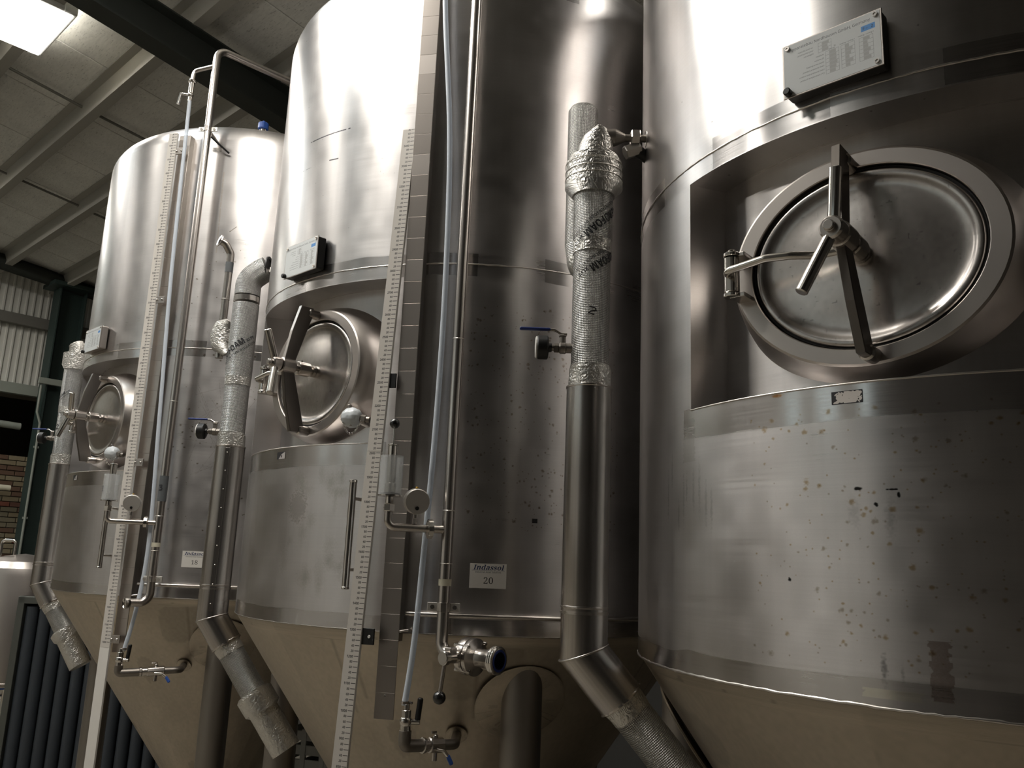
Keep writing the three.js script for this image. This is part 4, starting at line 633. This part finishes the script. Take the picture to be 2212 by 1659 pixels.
ventPipe('T3', 'tall steel vent pipe looping over the tank nearest the green column', 0.663, 0.772, 1.6, 4.46, { tape: 1.858, build({ t, L, n }) {
  const x = 0.663, z = 0.772;
  part('pipe_run', sweep([L(0.645, 1.605, 0.86), L(x, 1.605, z), L(x, 4.462, z), L(0.70, 4.462, 0.12), L(0.70, 4.2, 0.12)], 0.019, { bend: 0.055, seg: 28 }), M.steel, t);
  part('open_union', lathe([[0.0185, 0], [0.0205, 0], [0.024, 0.006], [0.026, 0.01], [0.026, 0.024], [0.022, 0.026], [0.02, 0.022], [0.019, 0.005]], L(0.646, 1.605, 0.852), V(-0.1, -0.1, 1), 32), M.bright, t, 'open threaded union');
  part('grey_sleeve', sweep([L(x, 2.07, z), L(x, 2.19, z)], 0.0205, { seg: 28 }), M.greyTape, t, 'grey plastic sleeve');
  wrapPrint(L(x, 0, z).x, L(x, 0, z).z, 0.0208, 35, 2.135, 0.03, 0.036, 0, digit3, t, 'handwritten black digit');
  clampOn(L(x, 3.994, z), 0.1, 'clamp', t, n);
  part('brace', rod(L(x, 3.97, z), L(x + 0.02, 3.90, z - 0.12), 0.005), M.black, t);
  // branch with the sight-hose tap
  part('branch', sweep([L(x, 4.362, z), L(0.575, 4.332, 0.845), L(0.572, 4.27, 0.848)], 0.0115, { bend: 0.03, seg: 16 }), M.steel, t);
  part('tap_union', merge([lathe([[0.011, 0], [0.02, 0.003], [0.022, 0.008], [0.02, 0.013], [0.011, 0.015]], L(0.572, 4.262, 0.848), Y, 24), rod(L(0.572, 4.2, 0.848), L(0.572, 4.262, 0.848), 0.0125, 20)]), M.bright, t);
  const tb = part('tap_body', merge([ball(L(0.572, 4.192, 0.848), 0.015), rod(L(0.572, 4.192, 0.848), L(0.55, 4.192, 0.885), 0.007), rod(L(0.572, 4.15, 0.848), L(0.572, 4.185, 0.848), 0.009)]), M.bright, t); part('tap_handle', rod(L(0.549, 4.195, 0.887), L(0.543, 4.13, 0.895), 0.008, 16), M.bright, tb);
} });
bubbler('T2', 'clear acrylic bubbler with black ball plunger on the vent pipe of the middle tank', [0.60, 0.925], 1.943, 2.034, 2.157, [0.685, 0.757], { neck: 0.032, ball: 2.258, gy: 2.024 });
bubbler('T3', 'clear acrylic bubbler with a handwritten black digit and no ball plunger', [0.561, 0.972], 1.968, 2.058, 2.182, [0.663, 0.772], { neck: 0.045, gy: 2.055, digit: digit3 });
function sightHose(key, label, pts, x) {
  const L = local(key), P = new THREE.CatmullRomCurve3(pts.map((p) => L(...p))).getPoints(60), t = thing('sight_hose', label, 'hose', P[P.length - 1], 'milky sight hoses');
  part('hose', sweep(P, 0.0092, { seg: 20, caps: false }), M.hose, t); const e = P[P.length - 1]; part('hose_clip', merge([lathe([[0.0095, 0], [0.0115, 0], [0.0115, 0.008], [0.0095, 0.008]], e.clone().add(V(0, 0.004, 0)), Y, 20), rod(e.clone().add(V(0.006, 0.008, -0.012)), e.clone().add(V(0.02, 0.008, -0.012)), 0.0045)]), M.steel, t);
}
sightHose('T2', 'milky sight hose hanging beside the gauge bar of the middle tank', [[0.585, 4.2, 0.838], [0.596, 3.8, 0.828], [0.633, 3.26, 0.80], [0.644, 2.76, 0.791], [0.642, 2.296, 0.793], [0.63, 1.863, 0.802], [0.619, 1.589, 0.81], [0.606, 1.425, 0.82]]);
sightHose('T3', 'milky sight hose hanging from a small tap, on the tank nearest the green column', [[0.572, 4.158, 0.848], [0.568, 4.0, 0.843], [0.58, 3.18, 0.829], [0.608, 2.475, 0.809], [0.629, 1.817, 0.793], [0.618, 1.55, 0.81], [0.597, 1.39, 0.83]]);
function sampleValve(key, label, e1, e2, nip, yTopV, o) {
  const L = local(key), A = L(...e1), B = L(...e2), N = L(...nip), t = thing('sample_valve', label, 'valve', A, 'sample valves at the cones'), d = B.clone().sub(A).normalize(), Q = (l, u = 0) => A.clone().addScaledVector(d, l).add(V(0, u, 0)), D = A.distanceTo(B), up = (y) => V(A.x, y, A.z);
  part('cone_nipple', sweep([N.clone().add(N.clone().sub(B).normalize().multiplyScalar(0.04)), N, B, Q(D * 0.72)], 0.0155, { bend: 0.035, seg: 20 }), M.dull, t);
  const g = V(N.x - TC[key][0], -0.55, N.z - TC[key][1]).normalize(); part('nipple_pad', lathe([[0.016, 0], [0.036, 0], [0.036, 0.004], [0.016, 0.006]], N.clone().addScaledVector(g, -0.003), g, 32), M.cone, t);
  const bv = part('ball_valve', merge([rod(Q(D * 0.38), Q(D * 0.5), 0.019, 20), rod(Q(D * 0.46), Q(D * 0.74), 0.0225, 24, 0.003), rod(Q(D * 0.6, -0.045), Q(D * 0.6, 0.03), 0.008)]), M.steel, t);
  part('valve_lever', sweep([Q(D * 0.6, -0.005).add(V(0.03, 0, 0.02)), Q(D * 0.72, -0.008).add(V(0.035, 0, 0.02)), Q(D * 0.8, -0.03).add(V(0.045, 0, 0.02))], 0.0055, { bend: 0.02, seg: 12 }), M.bright, bv); part('lever_grip', plank(Q(D * 0.77, -0.02).add(V(0.042, 0, 0.02)), Q(D * 0.83, -0.046).add(V(0.052, 0, 0.022)), 0.013, 0.009, V(0.7, 0.3, -0.6), 0.004), M.capBlue, bv, 'bright blue lever grip');
  part('drain_handle', sweep([Q(D * 0.6, 0.03), Q(D * 0.6, 0.036), Q(D * 0.52, 0.036)], 0.004, { seg: 10 }), M.steel, bv);
  part('elbow', sweep([Q(D * 0.4), A, up(yTopV - 0.07)], 0.0185, { bend: 0.012, seg: 20 }), M.dull, t); part('tee_ring', lathe([[0.018, 0], [0.0225, 0.002], [0.0225, 0.01], [0.018, 0.012]], Q(D * 0.33), d, 24), M.steel, t);
  const tp = part('tap_body', merge([rod(up(yTopV - 0.075), up(yTopV - 0.055), 0.0155, 20), ball(up(yTopV - 0.045), 0.019), rod(up(yTopV - 0.035), up(yTopV - 0.012), 0.0145, 20), rod(up(yTopV - 0.02), up(yTopV + 0.004), 0.0085)]), M.bright, t);
  const s = V(0.726, 0, -0.686), hp = up(yTopV - 0.045); part('tap_stem', rod(hp, hp.clone().addScaledVector(s, 0.042), 0.008, 18), M.bright, tp); part('tap_handle', rod(hp.clone().addScaledVector(s, 0.034).add(V(0, 0.004, 0)), hp.clone().addScaledVector(s, 0.04).add(V(0, 0.068, 0)), 0.0085, 18, 0.003), M.black, tp, 'black upright handle');
}
sampleValve('T2', 'sample valve with black handle and blue lever at the cone of the middle tank', [0.611, 1.312, 0.815], [0.63, 1.298, 0.63], [0.499, 1.29, 0.499], 1.425, {});
sampleValve('T3', 'small sample valve at the cone of the tank nearest the green column', [0.594, 1.292, 0.842], [0.69, 1.302, 0.595], [0.510, 1.297, 0.492], 1.395, {});
// ------------------------------------------------------------------ rails, bar handles and sensor heads fixed on the tanks
const tanks = scene.children.filter((o) => o.userData.category === 'tank');
['T1', 'T2', 'T3'].forEach((key, i) => {
  const [cx, cz] = TC[key], L = local(key), t = tanks[i];
  if (key !== 'T1') {
    part('rail', sweep(Array.from({ length: 41 }, (_, k) => cylP(cx, cz, TR + 0.018, 34.6 + k * 2.6, 1.684)), 0.0075, { seg: 12 }), M.steel, t, 'thin horizontal steel rail');
    const hb = part('bar_handle', merge([rod(L(0.386, 1.75, 0.908), L(0.386, 2.093, 0.908), 0.0115, 20), rod(L(0.386, 2.085, 0.908), L(0.386, 2.094, 0.908), 0.0128, 20), rod(L(0.386, 1.749, 0.908), L(0.386, 1.757, 0.908), 0.0128, 20)]), M.bright, t, 'long upright steel bar handle');
    for (const y of [2.035, 1.81]) part('stand_off', rod(L(0.386, y, 0.908), L(0.352, y, 0.83), 0.006), M.bright, hb);
    // thermometer head with chained cap
    const c = L(0.345, 2.302, 0.905), a = V(-0.86, 0.12, 0.5).normalize();
    const sh = part('sensor_head', lathe([[0, -0.034], [0.018, -0.032], [0.03, -0.02], [0.034, -0.004], [0.035, 0.002], [0.0335, 0.005], [0.03, 0.02], [0.02, 0.031], [0, 0.036]], c, a, 36, 0.9), M.enamel, t, 'pale grey domed sensor head');
    part('gland', merge([hex(c.clone().addScaledVector(a, -0.03), c.clone().addScaledVector(a, -0.052), 0.015), rod(c.clone().addScaledVector(a, -0.05), c.clone().addScaledVector(a, -0.066), 0.0105)]), M.dull, sh); part('probe', rod(c.clone().add(V(-0.01, 0, -0.02)), L(0.28, 2.3, 0.79), 0.011), M.steel, sh);
    for (const [u, w] of [[0.036, 0], [-0.02, 0.03]]) part('lug', box(0.012, 0.02, 0.012, c.clone().add(V(-u * 0.5, u, w * 0.3)), 0.002), M.steel, sh);
    const ch = []; for (let k = 0; k <= 16; k++) { const u = k / 16; ch.push(c.clone().addScaledVector(a, 0.028 - u * 0.07).add(V(0.012, -0.045 * Math.sin(u * Math.PI) - 0.012, 0.018))); }
    part('chain', mergeGeometries(ch.map((p, k) => { const g = new THREE.TorusGeometry(0.0034, 0.001, 6, 10); g.rotateY(k % 2 ? 0 : Math.PI / 2); g.translate(p.x, p.y, p.z); return g; })), M.steel, sh).userData.kind = 'stuff';
  }
  if (key === 'T2') part('blind_plug', cylPatch(cx, cz, TR + 0.001, 58.3, 59.4, 1.98, 1.994, 2, 1), M.black, t, 'small black square plug');
  if (key === 'T3') { const p = L(0.44, 0, 0.35), vc = part('vent_cap', rod(V(p.x, 4.25, p.z), V(p.x, 4.29, p.z), 0.03, 24, 0.004), M.capBlue, t, 'blue vent cap'); part('vent_neck', rod(V(p.x, 4.12, p.z), V(p.x, 4.25, p.z), 0.02, 20), M.bright, vc); part('cap_tip', rod(V(p.x, 4.29, p.z), V(p.x, 4.305, p.z), 0.007, 12), M.capBlue, vc); }
});
// ------------------------------------------------------------------ things behind the row
{ // finned cooler panel
  const t = thing('finned_cooler', 'dark finned panel in a grey frame behind the tank nearest the green column', 'cooler', V(-4.0, 0, -0.15)), e = V(0.727, 0, -0.686), n = V(0.686, 0, 0.727), P = (s, y, d = 0) => V(-4.36, y, 0.33).addScaledVector(e, s).addScaledVector(n, d);
  for (let k = 0; k < 13; k++) part('fin', sweep([P(0.07 + k * 0.098, 0.06), P(0.07 + k * 0.098, 1.40)], 0.044, { seg: 14 }), M.fin, t);
  for (const s of [0, 1.34]) part('frame_post', plank(P(s, 0.02), P(s, 1.47), 0.05, 0.1, e, 0.004), M.finFrame, t);
  part('frame_rail', plank(P(-0.02, 1.445), P(1.36, 1.445), 0.05, 0.1, V(0, 1, 0), 0.004), M.finFrame, t); part('back_sheet', plank(P(0.67, 0.05, -0.06), P(0.67, 1.42, -0.06), 1.34, 0.01, e), M.black, t);
}
{ // small domed vessel
  const c = V(-4.83, 0, 0.23), t = thing('small_vessel', 'small domed stainless vessel with lifting handle, partly behind the dark finned panel', 'vessel', c);
  part('body', lathe([[0, 0.8], [0.29, 0.8], [0.3, 0.82], [0.3, 1.6], [0.285, 1.66], [0.24, 1.71], [0.14, 1.75], [0, 1.77]], c, Y, 56, 0.4), M.satin, t); part('bottom_rim', lathe([[0.3, 0], [0.31, 0.005], [0.31, 0.02], [0.3, 0.025]], V(c.x, 0.81, c.z), Y, 56), M.steel, t);
  part('lifting_handle', sweep([V(c.x - 0.07, 1.73, c.z + 0.16), V(c.x - 0.07, 1.87, c.z + 0.16), V(c.x - 0.0, 1.87, c.z + 0.08), V(c.x - 0.0, 1.73, c.z + 0.08)], 0.012, { bend: 0.03, seg: 12 }), M.bright, t);
  for (const a of [30, 150, 270]) part('leg', rod(V(c.x + 0.24 * Math.sin(rad(a)), 0, c.z + 0.24 * Math.cos(rad(a))), V(c.x + 0.24 * Math.sin(rad(a)), 0.82, c.z + 0.24 * Math.cos(rad(a))), 0.025), M.dull, t);
  part('drain_valve', merge([rod(V(c.x + 0.05, 0.8, c.z), V(c.x + 0.05, 0.66, c.z), 0.03), rod(V(c.x + 0.05, 0.7, c.z), V(c.x - 0.12, 0.7, c.z + 0.16), 0.02)]), M.bright, t); part('valve_lever', plank(V(c.x - 0.05, 0.75, c.z + 0.14), V(c.x + 0.1, 0.78, c.z + 0.02), 0.03, 0.015, Y), M.capBlue, t, 'blue lever');
}
{ // grey crate on a stand, behind the cone of the middle tank
  const t = thing('vented_crate', 'grey vented plastic crate behind the cone of the middle tank', 'crate', V(-1.45, 0, -0.55)), q = new THREE.Quaternion().setFromAxisAngle(Y, 0.5), c = V(-1.42, 0.78, -0.5);
  const w = (x, y, z) => V(x, y, z).applyQuaternion(q).add(c);
  part('crate_floor', box(0.6, 0.015, 0.4, w(0, -0.14, 0), 0.003, q), M.crate, t);
  for (const s of [-1, 1]) { for (let k = 0; k < 4; k++) part('side_slat', box(0.6, 0.05, 0.012, w(0, -0.1 + k * 0.072, s * 0.2), 0.003, q), M.crate, t); for (let k = 0; k < 3; k++) part('end_slat', box(0.012, 0.07, 0.4, w(s * 0.3, -0.1 + k * 0.1, 0), 0.003, q), M.crate, t); for (let k = 0; k < 6; k++) part('side_post', box(0.03, 0.3, 0.02, w(-0.28 + k * 0.112, 0, s * 0.2), 0.003, q), M.crate, t); }
  for (const [x, z] of [[-0.26, -0.16], [0.26, -0.16], [-0.26, 0.16], [0.26, 0.16]]) part('stand_leg', rod(w(x, -0.78, z), w(x, -0.14, z), 0.02), M.dull, t);
}
renderer.render(scene, camera);
